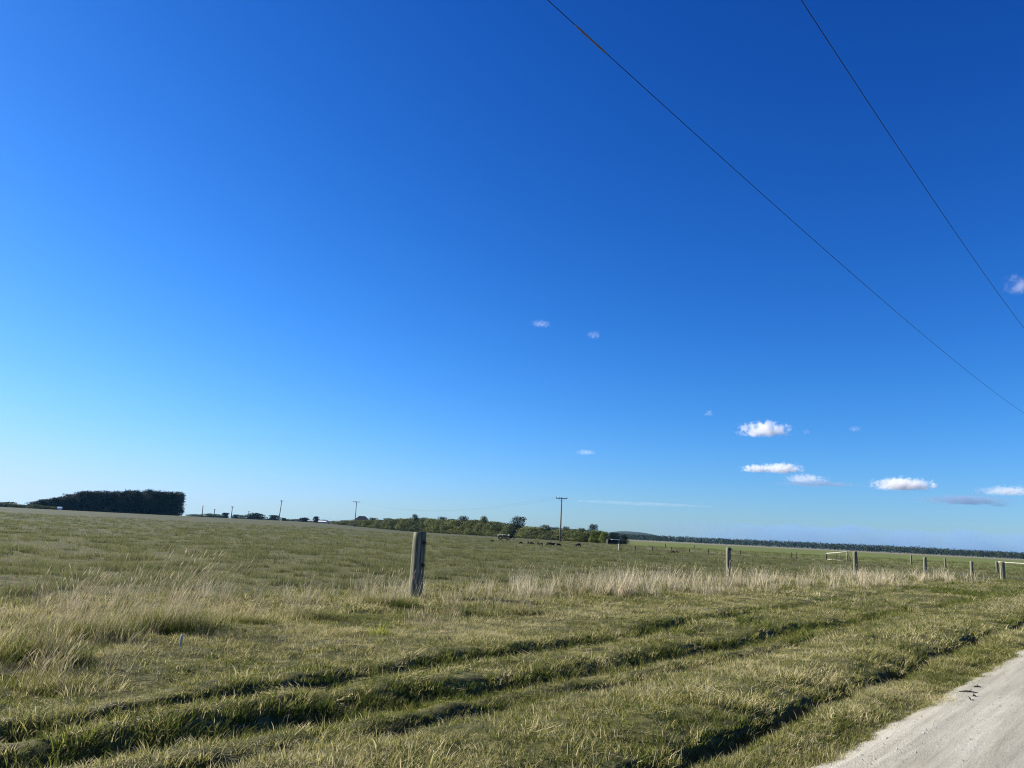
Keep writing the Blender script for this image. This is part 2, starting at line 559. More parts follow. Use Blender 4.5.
def join(parts):
    Vs, Fs, Ts = [], [], []; o = 0
    for v, f, t in parts:
        Vs.append(v); Fs.append(f + o); Ts.append(t); o += len(v)
    return np.vstack(Vs), np.vstack(Fs), np.concatenate(Ts)


def scatter(name, protos, P, rot, sc, idx, label, cat):
    """ONE object of uncountable blades: clump meshes set out on points by a node group"""
    col = bpy.data.collections.new(name + '_clumps')
    for k, me in enumerate(protos):
        o = bpy.data.objects.new(f'{name}_clump_{k:02d}', me)
        col.objects.link(o)
    pm = bpy.data.meshes.new(name)
    pm.vertices.add(len(P)); pm.vertices.foreach_set('co', np.asarray(P, np.float32).ravel())
    a = pm.attributes.new('rot', 'FLOAT_VECTOR', 'POINT'); a.data.foreach_set('vector', np.asarray(rot, np.float32).ravel())
    a = pm.attributes.new('sc', 'FLOAT_VECTOR', 'POINT'); a.data.foreach_set('vector', np.asarray(sc, np.float32).ravel())
    a = pm.attributes.new('pick', 'INT', 'POINT'); a.data.foreach_set('value', np.asarray(idx, np.int32))
    pm.update()
    ob = mobj(name, pm)
    tag(ob, label, cat, kind='stuff')
    ng = bpy.data.node_groups.new(name + '_nodes', 'GeometryNodeTree')
    ng.interface.new_socket('Geometry', in_out='INPUT', socket_type='NodeSocketGeometry')
    ng.interface.new_socket('Geometry', in_out='OUTPUT', socket_type='NodeSocketGeometry')
    N = ng.nodes; Lk = ng.links
    gi = N.new('NodeGroupInput'); go = N.new('NodeGroupOutput')
    ci = N.new('GeometryNodeCollectionInfo')
    ci.inputs['Collection'].default_value = col
    ci.inputs['Separate Children'].default_value = True
    ci.inputs['Reset Children'].default_value = True
    ip = N.new('GeometryNodeInstanceOnPoints')
    ip.inputs['Pick Instance'].default_value = True

    def na(nm, ty):
        q = N.new('GeometryNodeInputNamedAttribute'); q.data_type = ty
        q.inputs['Name'].default_value = nm
        return q.outputs['Attribute']
    er = N.new('FunctionNodeEulerToRotation')
    Lk.new(na('rot', 'FLOAT_VECTOR'), er.inputs[0])
    Lk.new(gi.outputs[0], ip.inputs['Points'])
    Lk.new(ci.outputs[0], ip.inputs['Instance'])
    Lk.new(na('pick', 'INT'), ip.inputs['Instance Index'])
    Lk.new(er.outputs[0], ip.inputs['Rotation'])
    Lk.new(na('sc', 'FLOAT_VECTOR'), ip.inputs['Scale'])
    Lk.new(ip.outputs[0], go.inputs[0])
    md = ob.modifiers.new('scatter', 'NODES'); md.node_group = ng
    return ob


AZ = math.radians(46)


def wedge(rmin, rmax, dens):
    n = int(dens * AZ * (rmax ** 2 - rmin ** 2))
    r = np.sqrt(rng.uniform(rmin ** 2, rmax ** 2, n))
    a = rng.uniform(-AZ, AZ, n)
    return r * np.sin(a), r * np.cos(a)


# fence line, read off the photograph's posts
P_A, P_B, P_C = gp(415.3, 596)[:2], gp(728.5, 580.5)[:2], gp(856, 577)[:2]
P_D, P_E, P_F = gp(925.5, 575.5)[:2], gp(972.3, 579)[:2], gp(1003, 581)[:2]
FENCE = np.array([xy(-30, 13.2), xy(-6, 13.2), P_A, P_B, P_C, P_D, P_E, P_F])


def dist_poly(x, y, poly):
    best = np.full(np.shape(x), 1e9)
    for p, q in zip(poly[:-1], poly[1:]):
        d = q - p; L2 = d @ d
        t = np.clip(((x - p[0]) * d[0] + (y - p[1]) * d[1]) / L2, 0, 1)
        best = np.minimum(best, np.hypot(x - p[0] - t * d[0], y - p[1] - t * d[1]))
    return best


BAND_F_U = [-30, 8, 12, 17, 24, 40, 60]
BAND_F_V = [12.3, 12.0, 11.0, 10.6, 9.8, 8.6, 7.6]


def band_mask(x, y):
    """0..1 where the tall dry grass stands along the fence"""
    u, v = uv(x, y)
    vf = np.interp(u, BAND_F_U, BAND_F_V) + 1.4 * (vnoise(x * 0.35, y * 0.35, 51) - 0.5)
    vb = np.interp(u, [-30, 12, 30, 46, 60], [14.0, 14.2, 14.6, 14.4, 12.5]) + 0.9 * (vnoise(x * 0.4, y * 0.4, 52) - 0.5)
    return sstep(-0.2, 0.9, v - vf) * (1 - sstep(-0.5, 0.4, v - vb)) * (1 - sstep(53, 58, u))


def build_grass():
    gm, fm = M['grass'], M['field_grass']
    P1 = []
    for k in range(5):
        P1.append(raw_mesh('clump', *blades(34, 0.10, 0.078, 0.0070, 1.2, 100 + k, (0.05, 0.62), flop=0.6)[:2], gm, attrs=dict(tint=blades(34, 0.10, 0.078, 0.0070, 1.2, 100 + k, (0.05, 0.62), flop=0.6)[2])))
    for k in range(5):                                      # mixed with dead blades
        V, Fc, T = join([blades(22, 0.10, 0.08, 0.0068, 1.3, 200 + k, (0.15, 0.65), flop=0.6), blades(18, 0.11, 0.095, 0.006, 1.6, 230 + k, (0.6, 1.0), flop=1.0)])
        P1.append(raw_mesh('clump', V, Fc, gm, attrs=dict(tint=T)))
    for k in range(4):                                      # dry, floppy
        V, Fc, T = join([blades(32, 0.11, 0.11, 0.0058, 1.7, 260 + k, (0.58, 1.0), flop=0.9), blades(8, 0.1, 0.09, 0.006, 1.0, 290 + k, (0.2, 0.5))])
        P1.append(raw_mesh('clump', V, Fc, gm, attrs=dict(tint=T)))
    for k in range(3):                                      # lush, dark green
        V, Fc, T = blades(40, 0.11, 0.145, 0.0075, 1.2, 320 + k, (0.0, 0.45), flop=0.6)
        P1.append(raw_mesh('clump', V, Fc, gm, attrs=dict(tint=T)))
    for k in range(3):                                      # dead thatch lying flat
        V, Fc, T = blades(26, 0.12, 0.08, 0.006, 0.5, 340 + k, (0.66, 1.0), flop=0.4, segs=2)
        V2 = V.copy(); V2[:, 2] = 0.025 + 0.22 * V[:, 2]; V2[:, 0] += 0.9 * V[:, 2]
        P1.append(raw_mesh('clump', V2, Fc, gm, attrs=dict(tint=T)))
    for k in range(4):                                      # lone dead stalks standing above the sward
        V, Fc, T = blades(5, 0.18, 0.17, 0.0036, 0.9, 360 + k, (0.5, 0.95), (0.12, -0.03), segs=4, flop=0.6)
        P1.append(raw_mesh('clump', V, Fc, gm, attrs=dict(tint=T)))
    xs, ys, ss = [], [], []
    for rmin, rmax, dens, s in ((2.6, 8, 230, 0.86), (8, 14, 140, 1.04), (14, 24, 56, 1.4), (24, 40, 17, 2.0), (40, 62, 9, 2.5)):
        x, y = wedge(rmin, rmax, dens)
        xs.append(x); ys.append(y); ss.append(np.full(len(x), s))
    n = 9000                                                # the mown edge of the road is thick with short blades
    eu = 2 + 28 * rng.uniform(size=n) ** 1.5; ev = rng.uniform(1.85, 2.6, n)
    x, y = xy(eu, ev); xs.append(x); ys.append(y); ss.append(np.where(eu < 12, 0.8, 1.1))
    x = np.concatenate(xs); y = np.concatenate(ys); s = np.concatenate(ss)
    u, v = uv(x, y)
    ed = np.interp(u, road_us, road_edge)
    ragged = ed - 0.14 + 0.15 * (vnoise(x * 4, y * 4, 61) - 0.5)
    keep = (v > ragged) & (v < 15.2)
    x, y, s, u, v = x[keep], y[keep], s[keep], u[keep], v[keep]
    r1, r2, r3, dt = rut_fields(u, v)
    # bare wheel ruts and ditch floor
    bare = np.maximum.reduce([groove(r1, 0.20, 0.05) * (1 - sstep(10, 20, u)), groove(r2, 0.24, 0.05) * (1 - sstep(12, 22, u)),
                              0.6 * groove(r3, 0.15, 0.05) * (1 - sstep(6, 9, u)), groove(dt, 0.26, 0.05) * (1 - sstep(24, 34, u))])
    gap = sstep(0.42, 0.22, vnoise(x * 5.5, y * 5.5, 62)) * 0.35 * (1 - sstep(14, 26, np.hypot(x, y)))
    bare = np.maximum(bare * np.where(np.abs(dt) < 0.35, 0.75, 0.22), gap * sstep(2.6, 3.0, v))
    keep = rng.uniform(size=len(x)) > bare * 0.6
    x, y, s, u, v, r1, r2, dt = (q[keep] for q in (x, y, s, u, v, r1, r2, dt))
    n1 = vnoise(x * 0.45, y * 0.45, 71); n2 = vnoise(x * 1.7, y * 1.7, 72); n3 = vnoise(x * 0.16, y * 0.16, 73)
    # dryness: greener beside the road and on the rut shoulders, drier towards fence and on the ditch bank
    dry = 0.22 - 0.22 * (1 - sstep(4, 9, u)) * sstep(4.6, 5.2, v) * (1 - sstep(7, 9, v)) + 0.55 * (n1 - 0.5) + 0.5 * (n2 - 0.5)
    dry += 0.34 * np.exp(-((v - 8.9) / 1.2) ** 2) + 0.26 * np.exp(-((v - 3.9) / 0.55) ** 2) + 0.15 * sstep(10, 12, v)
    dry -= 0.30 * np.exp(-((v - 5.95) / 0.30) ** 2) * (1 - sstep(5, 12, u)) - 0.08 * np.exp(-((v - 2.3) / 0.5) ** 2)
    dry += 0.03 * sstep(12, 30, u) * (1 - sstep(8.5, 9.5, v))
    roll = rng.uniform(size=len(x))
    idx = np.where(roll < np.clip(dry - 0.30, 0, 0.75), 10 + rng.integers(0, 4, len(x)),
                   np.where(roll < np.clip(dry + 0.28, 0, 1), 5 + rng.integers(0, 5, len(x)), rng.integers(0, 5, len(x))))
    lush = ((n3 + 0.3 * n2 > 0.95) & (v > 4.8)) | ((np.abs(r2 + 0.02) < 0.22) & (roll > 0.45)) | ((np.abs(r1 + 0.02) < 0.2) & (roll > 0.5))
    idx = np.where(lush & (roll > 0.35), 14 + rng.integers(0, 3, len(x)), idx)
    idx = np.where(rng.uniform(size=len(x)) < 0.02 + 0.06 * (n1 > 0.55), 17 + rng.integers(0, 3, len(x)), idx)
    stalk = rng.uniform(size=len(x)) < 0.025 + 0.07 * ((np.abs(v - 3.3) < 0.7) & (n1 > 0.4)) + 0.03 * (v > 8.5)
    idx = np.where(stalk & (v > 2.4), 20 + rng.integers(0, 4, len(x)), idx)
    n4 = vnoise(x * 3.6, y * 3.6, 74)
    sz = s * (0.58 + 0.5 * n2 + 0.7 * n4 * n4) * rng.uniform(0.75, 1.25, len(x))
    sz *= 1 + 0.16 * np.exp(-((v - 3.6) / 0.45) ** 2) + 0.25 * sstep(10, 11.5, v) - 0.22 * (1 - sstep(2.1, 2.7, v)) - 0.1 * np.exp(-((v - 8.5) / 1) ** 2)
    zs = sz * np.minimum(1.0, 0.25 + 0.75 * 1.0 / s)
    z = hgt(x, y)
    rot = np.column_stack([rng.normal(0, 0.12, len(x)), rng.normal(0, 0.12, len(x)), rng.uniform(0, 2 * math.pi, len(x))])
    scatter('verge_grass', P1, np.column_stack([x, y, z]), rot, np.column_stack([sz, sz, zs]), idx,
            'short green and straw coloured grass on the rutted verge', 'grass')

    # pasture behind the fence, cropped short with rank tufts
    P2 = []
    for k in range(4):
        V, Fc, T = blades(30, 0.13, 0.075, 0.008, 1.0, 400 + k, (0.15, 0.75), segs=2, flop=0.6)
        P2.append(raw_mesh('clump', V, Fc, fm, attrs=dict(tint=T)))
    for k in range(3):
        V, Fc, T = blades(46, 0.16, 0.17, 0.010, 1.1, 440 + k, (0.0, 0.42), segs=2, flop=0.5)
        P2.append(raw_mesh('clump', V, Fc, fm, attrs=dict(tint=T)))
    xs, ys, ss = [], [], []
    for rmin, rmax, dens, s in ((14, 30, 26, 1.3), (30, 60, 8.5, 2.0), (60, 110, 2.2, 3.0), (110, 190, 0.55, 4.4)):
        x, y = wedge(rmin, rmax, dens)
        xs.append(x); ys.append(y); ss.append(np.full(len(x), s))
    x = np.concatenate(xs); y = np.concatenate(ys); s = np.concatenate(ss)
    u, v = uv(x, y)
    keep = (v > np.interp(u, [-30, 40, 48, 60], [13.6, 13.8, 12.5, 2.2])) & ~((np.abs(v + 1) < 3.2))
    x, y, s = x[keep], y[keep], s[keep]
    n1 = vnoise(x * 1.35, y * 1.35, 81); n2 = vnoise(x * 0.14, y * 0.14, 82); n0 = vnoise(x * 0.5, y * 0.5, 83)
    tuft = (n1 * 0.78 + n0 * 0.22 + 0.14 * rng.normal(size=len(x)) * 0.5) > 0.645 - 0.06 * n2
    idx = np.where(tuft, 4 + rng.integers(0, 3, len(x)), rng.integers(0, 4, len(x)))
    sz = s * rng.uniform(0.6, 1.2, len(x)) * np.where(tuft, 0.8, 1.0)
    zs = sz * np.where(s > 1.5, 1.5 / s * 0.75 + 0.25, 1.0) * np.where(tuft, 1.25, 1.0)
    rot = np.column_stack([rng.normal(0, 0.1, len(x)), rng.normal(0, 0.1, len(x)), rng.uniform(0, 2 * math.pi, len(x))])
    scatter('pasture_grass', P2, np.column_stack([x, y, hgt(x, y)]), rot, np.column_stack([sz, sz, zs]), idx,
            'short cropped olive green pasture with darker tufts behind the fence', 'grass')

    # tall dead grass along the fence
    P3 = []
    for k in range(6):
        ln = (0.10 + 0.05 * (k % 3), -0.03)
        V, Fc, T = join([blades(13, 0.07, 0.70, 0.0066, 0.30, 500 + k, (0.35, 1.0), ln, head=0.35, segs=4, flop=0.3),
                         blades(24, 0.10, 0.34, 0.0072, 1.0, 530 + k, (0.0, 0.85), ln, segs=3, flop=0.7)])
        P3.append(raw_mesh('clump', V, Fc, M['straw'], attrs=dict(tint=T)))
    for k in range(3):
        V, Fc, T = blades(36, 0.15, 0.30, 0.007, 1.0, 560 + k, (0.1, 0.55), (0.08, -0.02), segs=3, flop=0.5)
        P3.append(raw_mesh('clump', V, Fc, gm, attrs=dict(tint=T)))
    xs, ys = [], []
    for rmin, rmax, dens in ((9, 26, 26), (26, 40, 14), (40, 62, 9)):
        x, y = wedge(rmin, rmax, dens); xs.append(x); ys.append(y)
    x = np.concatenate(xs); y = np.concatenate(ys)
    m = band_mask(x, y)
    u, v = uv(x, y)
    pt = vnoise(x * 0.55, y * 0.55, 91)
    along = np.interp(u, [-30, 9, 13.5, 17.5, 20, 60], [0.4, 0.5, 0.75, 0.8, 0.8, 0.75])
    keep = rng.uniform(size=len(x)) < m * along * np.clip(0.03 + 4.2 * (pt * 0.5 + 0.5 * vnoise(x * 1.8, y * 1.8, 92) - 0.44), 0, 1)
    x, y, u, v, pt = x[keep], y[keep], u[keep], v[keep], pt[keep]
    r = np.hypot(x, y)
    idx = np.where(rng.uniform(size=len(x)) < np.interp(u, [0, 14, 20], [0.5, 0.45, 0.42]), 6 + rng.integers(0, 3, len(x)), rng.integers(0, 6, len(x)))
    sz = rng.uniform(0.5, 1.25, len(x)) * (0.42 + 0.68 * pt) * np.interp(u, [-30, 12, 20, 60], [0.95, 0.85, 1.02, 1.0])
    wd = sz * np.interp(r, [12, 30, 60], [1.0, 1.4, 1.9])
    rot = np.column_stack([rng.normal(0, 0.1, len(x)), rng.normal(0, 0.1, len(x)), rng.normal(0, 0.6, len(x))])
    scatter('tall_dry_grass', P3, np.column_stack([x, y, hgt(x, y)]), rot, np.column_stack([wd, wd, sz]), idx,
            'tall pinkish straw coloured dead grass standing along the fence posts', 'grass')

    # chips of limestone lying on the road
    P4 = []
    for k in range(4):
        g = np.random.default_rng(600 + k)
        b = MB(); b.ball((0, 0, 0), (0.011, 0.009, 0.006), 7, 5)
        V = np.array(b.V) * (1 + 0.25 * g.normal(size=(len(b.V), 1)))
        P4.append(raw_mesh('chip', V, b.Fc, M['stone']))
    n = 26000
    u = rng.uniform(2, 26, n); v = rng.uniform(-3.9, 2.0, n)
    w = np.exp(-((v - 1.75) / 0.4) ** 2) + np.exp(-((v - 0.0) / 0.35) ** 2) * 0.6 + 0.22
    k = rng.uniform(size=n) < w
    x, y = xy(u[k], v[k]); vv = v[k]
    z = -0.03 + 0.05 * (1 - ((vv + 1.05) / 3.1) ** 2)
    sc = rng.gamma(1.3, 0.14, len(x)) + 0.12
    scatter('road_gravel', P4, np.column_stack([x, y, z]), rng.uniform(0, 6.28, (len(x), 3)), np.column_stack([sc, sc, sc]),
            rng.integers(0, 4, len(x)), 'loose pale limestone chips on the gravel road', 'gravel')


build_grass()


# ------------------------------------------------------------------ single tussocks and weeds on the verge
def make_tussock(px, py, label, w, h, stems, seed, lean=0.5, green=0.5, name='grass_tussock'):
    p = gp(px, py)
    o = empty(name, (p[0], p[1], float(hgt(p[0], p[1]))))
    tag(o, label, 'grass tussock', 'big tussocks along the fence line')
    g = np.random.default_rng(seed)
    prt = []
    for k in range(max(8, int(w * 48))):
        ox, oy = g.normal(0, w * 0.32), g.normal(0, w * 0.2)
        V, Fc, T = blades(60, 0.17, h * 0.42, 0.0068, 1.0, seed * 50 + k, (0.0, 0.5 - green * 0.36) if k % 3 else (0.5, 0.95), (lean * 0.4, -0.05), segs=3, flop=0.6)
        prt.append((V + np.array([ox, oy, 0]), Fc, T))
    V, Fc, T = join(prt)
    mobj('leaf_mound', raw_mesh('leaf_mound', V, Fc, M['grass'], attrs=dict(tint=T)), o)
    prt = []
    for k in range(max(9, int(stems / 19))):
        ox, oy = g.normal(0, w * 0.34), g.normal(0, w * 0.22)
        V, Fc, T = blades(14, 0.10, h * 1.05, 0.0032, 0.30, seed * 90 + k, (0.25, 0.95), (lean, -0.06), head=0.5, segs=5, flop=0.22)
        prt.append((V + np.array([ox, oy, 0]), Fc, T))
    V, Fc, T = join(prt)
    mobj('seed_stems', raw_mesh('seed_stems', V, Fc, M['straw'], attrs=dict(tint=T)), o)
    return o


make_tussock(88, 640, 'large dark based tussock with pale stems leaning right, left of the small wooden peg', 0.95, 0.78, 330, 1)
make_tussock(158, 630, 'tallest tussock with long feathery seed stems, behind the small wooden peg', 1.05, 1.0, 380, 2)
make_tussock(18, 662, 'straw coloured tussock at the frame edge with swept stems, leftmost of the tussocks', 0.9, 0.72, 260, 3, green=0.3)
make_tussock(60, 684, 'low ragged tussock in front of the large dark based one', 0.7, 0.45, 110, 4, green=0.35)
make_tussock(242, 622, 'low brown tussock between the tallest tussock and the leaning timber post', 0.75, 0.5, 150, 5, green=0.35)
make_tussock(308, 618, 'thin grey green tussock halfway to the leaning timber post', 0.7, 0.5, 130, 6, green=0.5)
make_tussock(388, 606, 'thick straw tussock piled against the foot of the big timber post', 1.0, 0.62, 330, 7, lean=0.16, green=0.2)
make_tussock(458, 612, 'green based tussock just right of the big timber post', 0.8, 0.45, 140, 8, lean=0.16, green=0.6)
make_tussock(520, 612, 'pale tufted tussock at the near edge of the dry fence grass', 0.7, 0.42, 120, 9, lean=0.12, green=0.35)

make_tussock(428, 627, 'low dark green tussock added for the shadow patch in front of the foot of the big timber post', 0.85, 0.30, 90, 10, lean=0.14, green=0.95)  # added dark blades stand in for the shadow patch below the post

p = gp(379, 637)
wd_ = empty('weed', (p[0], p[1], float(hgt(p[0], p[1]))))
tag(wd_, 'bright yellow green weed on the verge in front of the big timber post', 'weed')
V, Fc, T = blades(70, 0.16, 0.24, 0.014, 1.2, 77, (0.2, 0.9), segs=3, flop=0.7)
mobj('foliage', raw_mesh('foliage', V, Fc, M['leaf_yellow'], attrs=dict(tint=T)), wd_)
b = MB()
for k in range(5):
    a = k * 1.3
    b.tube([(0.03 * math.cos(a), 0.03 * math.sin(a), -0.02), (0.10 * math.cos(a), 0.10 * math.sin(a), 0.2)], [0.004, 0.002], 5)
b.build('stem', M['leaf_yellow'], wd_)

# twigs lying on the road's edge
for k, (px, py, L, lab) in enumerate(((968, 689, 0.20, 'longest of the dark twigs on the gravel beside the grass edge'),
                                      (977, 684, 0.10, 'short dark twig on the gravel, farthest out from the camera'),
                                      (974, 693, 0.07, 'tiny dark twig end on the gravel below the longest twig'),
                                      (970, 696, 0.08, 'small dark twig on the gravel, nearest to the camera'))):
    p = gp(px, py, 0.012)
    b = MB()
    b.tube([(-L / 2, 0, 0.004), (-L * .1, L * .06, 0.012), (L * .2, L * .02, 0.01), (L / 2, -L * .08, 0.006)], [0.005, 0.009, 0.008, 0.003], 6)
    b.tube([(L * .05, L * .03, 0.012), (L * .3, L * .22, 0.03)], [0.005, 0.002], 5)
    vv = uv(p[0], p[1])[1]
    zz = -0.035 + 0.05 * (1 - ((vv + 1.05) / 3.1) ** 2) + 0.004
    o = b.build('twig', M['twig'], None, True, (p[0], p[1], zz))
    o.rotation_euler = (0, 0, -0.1 + k * 0.4)
    tag(o, lab, 'twig', 'twigs on the road edge')


# ------------------------------------------------------------------ fence posts
def post_mesh(h, r, seed, slant=0.0, nseg=26, nh=16):
    g = np.random.default_rng(seed)
    V = []; Fc = []
    hs = list(np.linspace(-0.35, h - 0.015, nh)) + [h]
    ph = g.uniform(0, 6.28, 4)
    for i, z in enumerate(hs):
        rr = r * (1.03 - 0.06 * max(z, 0) / h)
        if i == len(hs) - 1: rr -= min(0.012, r * .12)
        for k in range(nseg):
            a = 2 * math.pi * k / nseg
            q = rr * (1 + 0.03 * math.sin(2 * a + ph[0]) + 0.02 * math.sin(5 * a + ph[1] + z * 0.6) + 0.012 * math.sin(9 * a + ph[2]) + 0.012 * math.sin(z * 7 + ph[3]))
            zz = z + (slant * math.cos(a) * r if i >= len(hs) - 2 else 0)
            V.append((q * math.cos(a), q * math.sin(a), zz))
    n = len(hs)
    for i in range(n - 1):
        for k in range(nseg):
            Fc.append((i * nseg + k, i * nseg + (k + 1) % nseg, (i + 1) * nseg + (k + 1) % nseg, (i + 1) * nseg + k))
    Fc.append(tuple((n - 1) * nseg + k for k in range(nseg)))
    return V, Fc


def insulator(parent, a, r, z, s=1.0):
    """stand-off ring insulator on the post's side at angle a"""
    b = MB()
    rot = Matrix.Rotation(a, 3, 'Z')
    c = rot @ Vector((r + 0.012 * s, 0, z))
    b.box(c, (0.03 * s, 0.045 * s, 0.085 * s), rot)
    e = rot @ Vector((r + 0.055 * s, 0, z))
    b.tube([rot @ Vector((r + 0.02 * s, 0, z)), e], 0.013 * s, 8)
    ring = [rot @ Vector((r + (0.075 + 0.024 * math.cos(t)) * s, 0, z + 0.024 * s * math.sin(t))) for t in np.linspace(0, 2 * math.pi, 11)]
    b.tube(ring, 0.008 * s, 6)
    b.build('insulator', M['black_plastic'], parent)


def fence_post(p, h, r, label, seed, lean=(0, 0), ins=(), mat='post', group='timber posts of the roadside fence'):
    V, Fc = post_mesh(h, r, seed, 0.08)
    z = float(hgt(p[0], p[1]))
    me = raw_mesh('fence_post', V, Fc, M[mat], False)
    o = mobj('fence_post', me, None, (p[0], p[1], z))
    for pl in me.polygons:
        pl.use_smooth = len(pl.vertices) == 4
    o.rotation_euler = (lean[0], lean[1], 0)
    tag(o, label, 'fence post', group)
    for a, zz, s in ins: insulator(o, a, r * 0.96, zz, s)
    return o


fence_post(P_A, 1.455, 0.150, 'thick round timber post with black insulators, nearest and largest of the fence', 11, (0.0, 0.006),
           ((-0.75, 1.22, 1.0), (-0.7, 0.72, 1.0)))
fence_post(P_B, 1.36, 0.098, 'slim pale timber post standing alone between the largest post and the pen rail', 12, (0.0, 0.0),
           ((-0.9, 1.28, 1.2), (-0.9, 0.82, 1.2)))
fence_post(P_C, 1.43, 0.125, 'stout pale timber post just right of the small pen rail', 13, (0.0, -0.01))
fence_post(P_D, 1.24, 0.115, 'short timber post in the tall dry grass, next right of the stout pale post', 14, (0, 0.01))
fence_post(P_E, 1.13, 0.095, 'thin pale timber post beside the corner post', 15)
fence_post(P_F, 1.19, 0.14, 'pale timber corner post where the fence turns at the right end', 16, (0, 0.02))

# small wooden peg on the verge
p = gp(179.5, 651)
b = MB()
b.tube([(0, 0, -0.12), (0.004, 0, 0.1), (0.008, 0.0, 0.14), (0.012, 0.004, 0.15)], [0.016, 0.015, 0.014, 0.008], 8)
o = b.build('wooden_peg', M['fence_pale'], None, True, (p[0], p[1], float(hgt(p[0], p[1]))))
tag(o, 'small grey wooden peg sticking out of the grass below the tallest tussock', 'peg')

# second fence beyond the corner
def dpost(px, ytop, ybase, w, label, mat='post', group='posts of the farther paddock fence'):
    dist = EYE * F / (ybase - hz(px))
    x, y = at(px, dist)
    h = EYE - (ytop - hz(px)) / F * dist
    return fence_post((x, y), h, w / 2, label, int(px), mat=mat, group=group)


g1 = dpost(910.8, 554.7, 563.2, 0.20, 'weathered post of the farther fence, seen just left of the short roadside post')
g2 = dpost(944.6, 557.5, 566.2, 0.20, 'weathered post of the farther fence midway between the short and the thin roadside posts')
g3 = dpost(996.4, 560.3, 570, 0.24, 'weathered strainer post of the farther fence behind the corner post, holding a rail')
# cross fence over the paddock: small dark posts
for px, yt, yb, lab in ((635.5, 545.5, 550.5, 'small dark post of the cross fence nearest the white post by the bush end'),
                        (652.5, 546, 551.5, 'small dark post of the cross fence left of the brown animal'),
                        (671.6, 546.5, 551, 'small dark post of the cross fence directly behind the brown animal'),
                        (689.5, 548, 552, 'small dark post of the cross fence next right of the brown animal'),
                        (708.5, 548.3, 553.5, 'small dark post of the cross fence left of the slim roadside post'),
                        (740.5, 549.5, 554.8, 'small dark post of the cross fence right of the slim roadside post'),
                        (791.4, 551.8, 557.5, 'small dark post of the cross fence, one of a close pair, left one'),
                        (796.5, 551.8, 557.8, 'small dark post of the cross fence, one of a close pair, right one')):
    dpost(px, yt, yb, 0.13, lab, 'post_dark', 'small dark posts of the cross fence')
for px, yt, yb, lab in ((665.5, 543.6, 547.6, 'dark post out in the green paddock, left of two'),
                        (694.6, 545, 548.4, 'dark post out in the green paddock, right of two')):
    dpost(px, yt, yb, 0.16, lab, 'post_dark', 'dark posts in the green paddock')
dpost(619.2, 543.6, 550.2, 0.17, 'white painted post in front of the dark bush at the end of the hedge', 'fence_pale', 'white post')


# rail between strainer post and the next one out of sight
def beam(name, p0, p1, r, mat, parent=None, sag=0.0):
    b = MB()
    p0, p1 = Vector(p0), Vector(p1)
    pts = [p0.lerp(p1, t) - Vector((0, 0, sag * 4 * t * (1 - t))) for t in np.linspace(0, 1, 6)]
    b.tube(pts, r, 8)
    return b.build(name, M[mat], parent, True)


d3 = math.hypot(g3.location.x, g3.location.y)
xe, ye = at(1052, d3 * 0.97)
o = beam('fence_rail', (g3.location.x, g3.location.y, 1.03), (xe, ye, 0.98), 0.045, 'fence_pale')
tag(o, 'long pale timber rail running right from the strainer post behind the corner post', 'fence rail')
me_end = fence_post((xe, ye), 1.08, 0.11, 'weathered post carrying the right end of the long pale rail', 91, group='posts of the farther paddock fence')

# small pen rail in the paddock
dp = 112.0
pl_ = np.array(at(826, dp)); pr_ = np.array(at(847, dp * 0.97))
pen = empty('pen_rail', (pl_[0], pl_[1], 0))
tag(pen, 'low pale timber pen rail on thin posts out in the paddock', 'rail fence')
dv = pr_ - pl_
def zpx(px, py, dist): return EYE - (py - hz(px)) / F * dist
b = MB().tube([(0, 0, zpx(826, 552.8, dp)), (dv[0] * .5, dv[1] * .5, zpx(836, 552.2, dp)), (dv[0], dv[1], zpx(847, 551.3, dp))], 0.05, 8); b.build('top_rail', M['fence_pale'], pen, True)
b = MB().tube([(dv[0] * .05, dv[1] * .05, 0.12), (dv[0] * .8, dv[1] * .8, 0.08)], 0.035, 8); b.build('bottom_rail', M['fence_pale'], pen, True)
for f, w, mt, top in ((0.0, 0.09, 'post_dark', 0.95), (0.5, 0.045, 'post_dark', 1.0), (0.68, 0.06, 'post', 0.85), (1.0, 0.10, 'post', 1.16)):
    b = MB().tube([(dv[0] * f, dv[1] * f, -0.3), (dv[0] * f, dv[1] * f, top)], w, 8); b.build('post', M[mt], pen, True)
b = MB().tube([(dv[0] * 1.02, dv[1] * 1.02, 1.05), (dv[0] * 1.16, dv[1] * 1.16, 0.05)], 0.06, 8); b.build('stay', M['post_dark'], pen, True)


# ------------------------------------------------------------------ power lines
def catenary_wire(v, z0, umin, k, label, u0=-40, u1=58, r=0.0043):
    b = MB(); pts = []
    for u in np.linspace(u0, u1, 90):
        x, y = xy(u, v); pts.append((x, y, z0 + k * (u - umin) ** 2))
    b.tube(pts, r, 6)
    o = b.build('power_line', M['wire'], None, True)
    tag(o, label, 'power line', 'overhead wires along the road')
    return o


w1 = catenary_wire(4.1, 6.5, 6.0, 0.00089, 'overhead wire with a small splice, the lower and longer of the two across the sky')
w2 = catenary_wire(2.19, 6.5, 6.5, 0.00176, 'plain overhead wire near the top right corner of the sky', r=0.0043)
us_ = np.linspace(5.55, 6.15, 7)
b = MB(); b.tube([(*xy(u, 4.1), 6.5 + 0.00089 * (u - 6) ** 2 + 0.02 * math.sin((u - 5.55) / 0.6 * math.pi) * 0) for u in us_], [0.006, 0.010, 0.011, 0.009, 0.011, 0.010, 0.006], 8)
b.build('splice', M['splice'], w1, True)


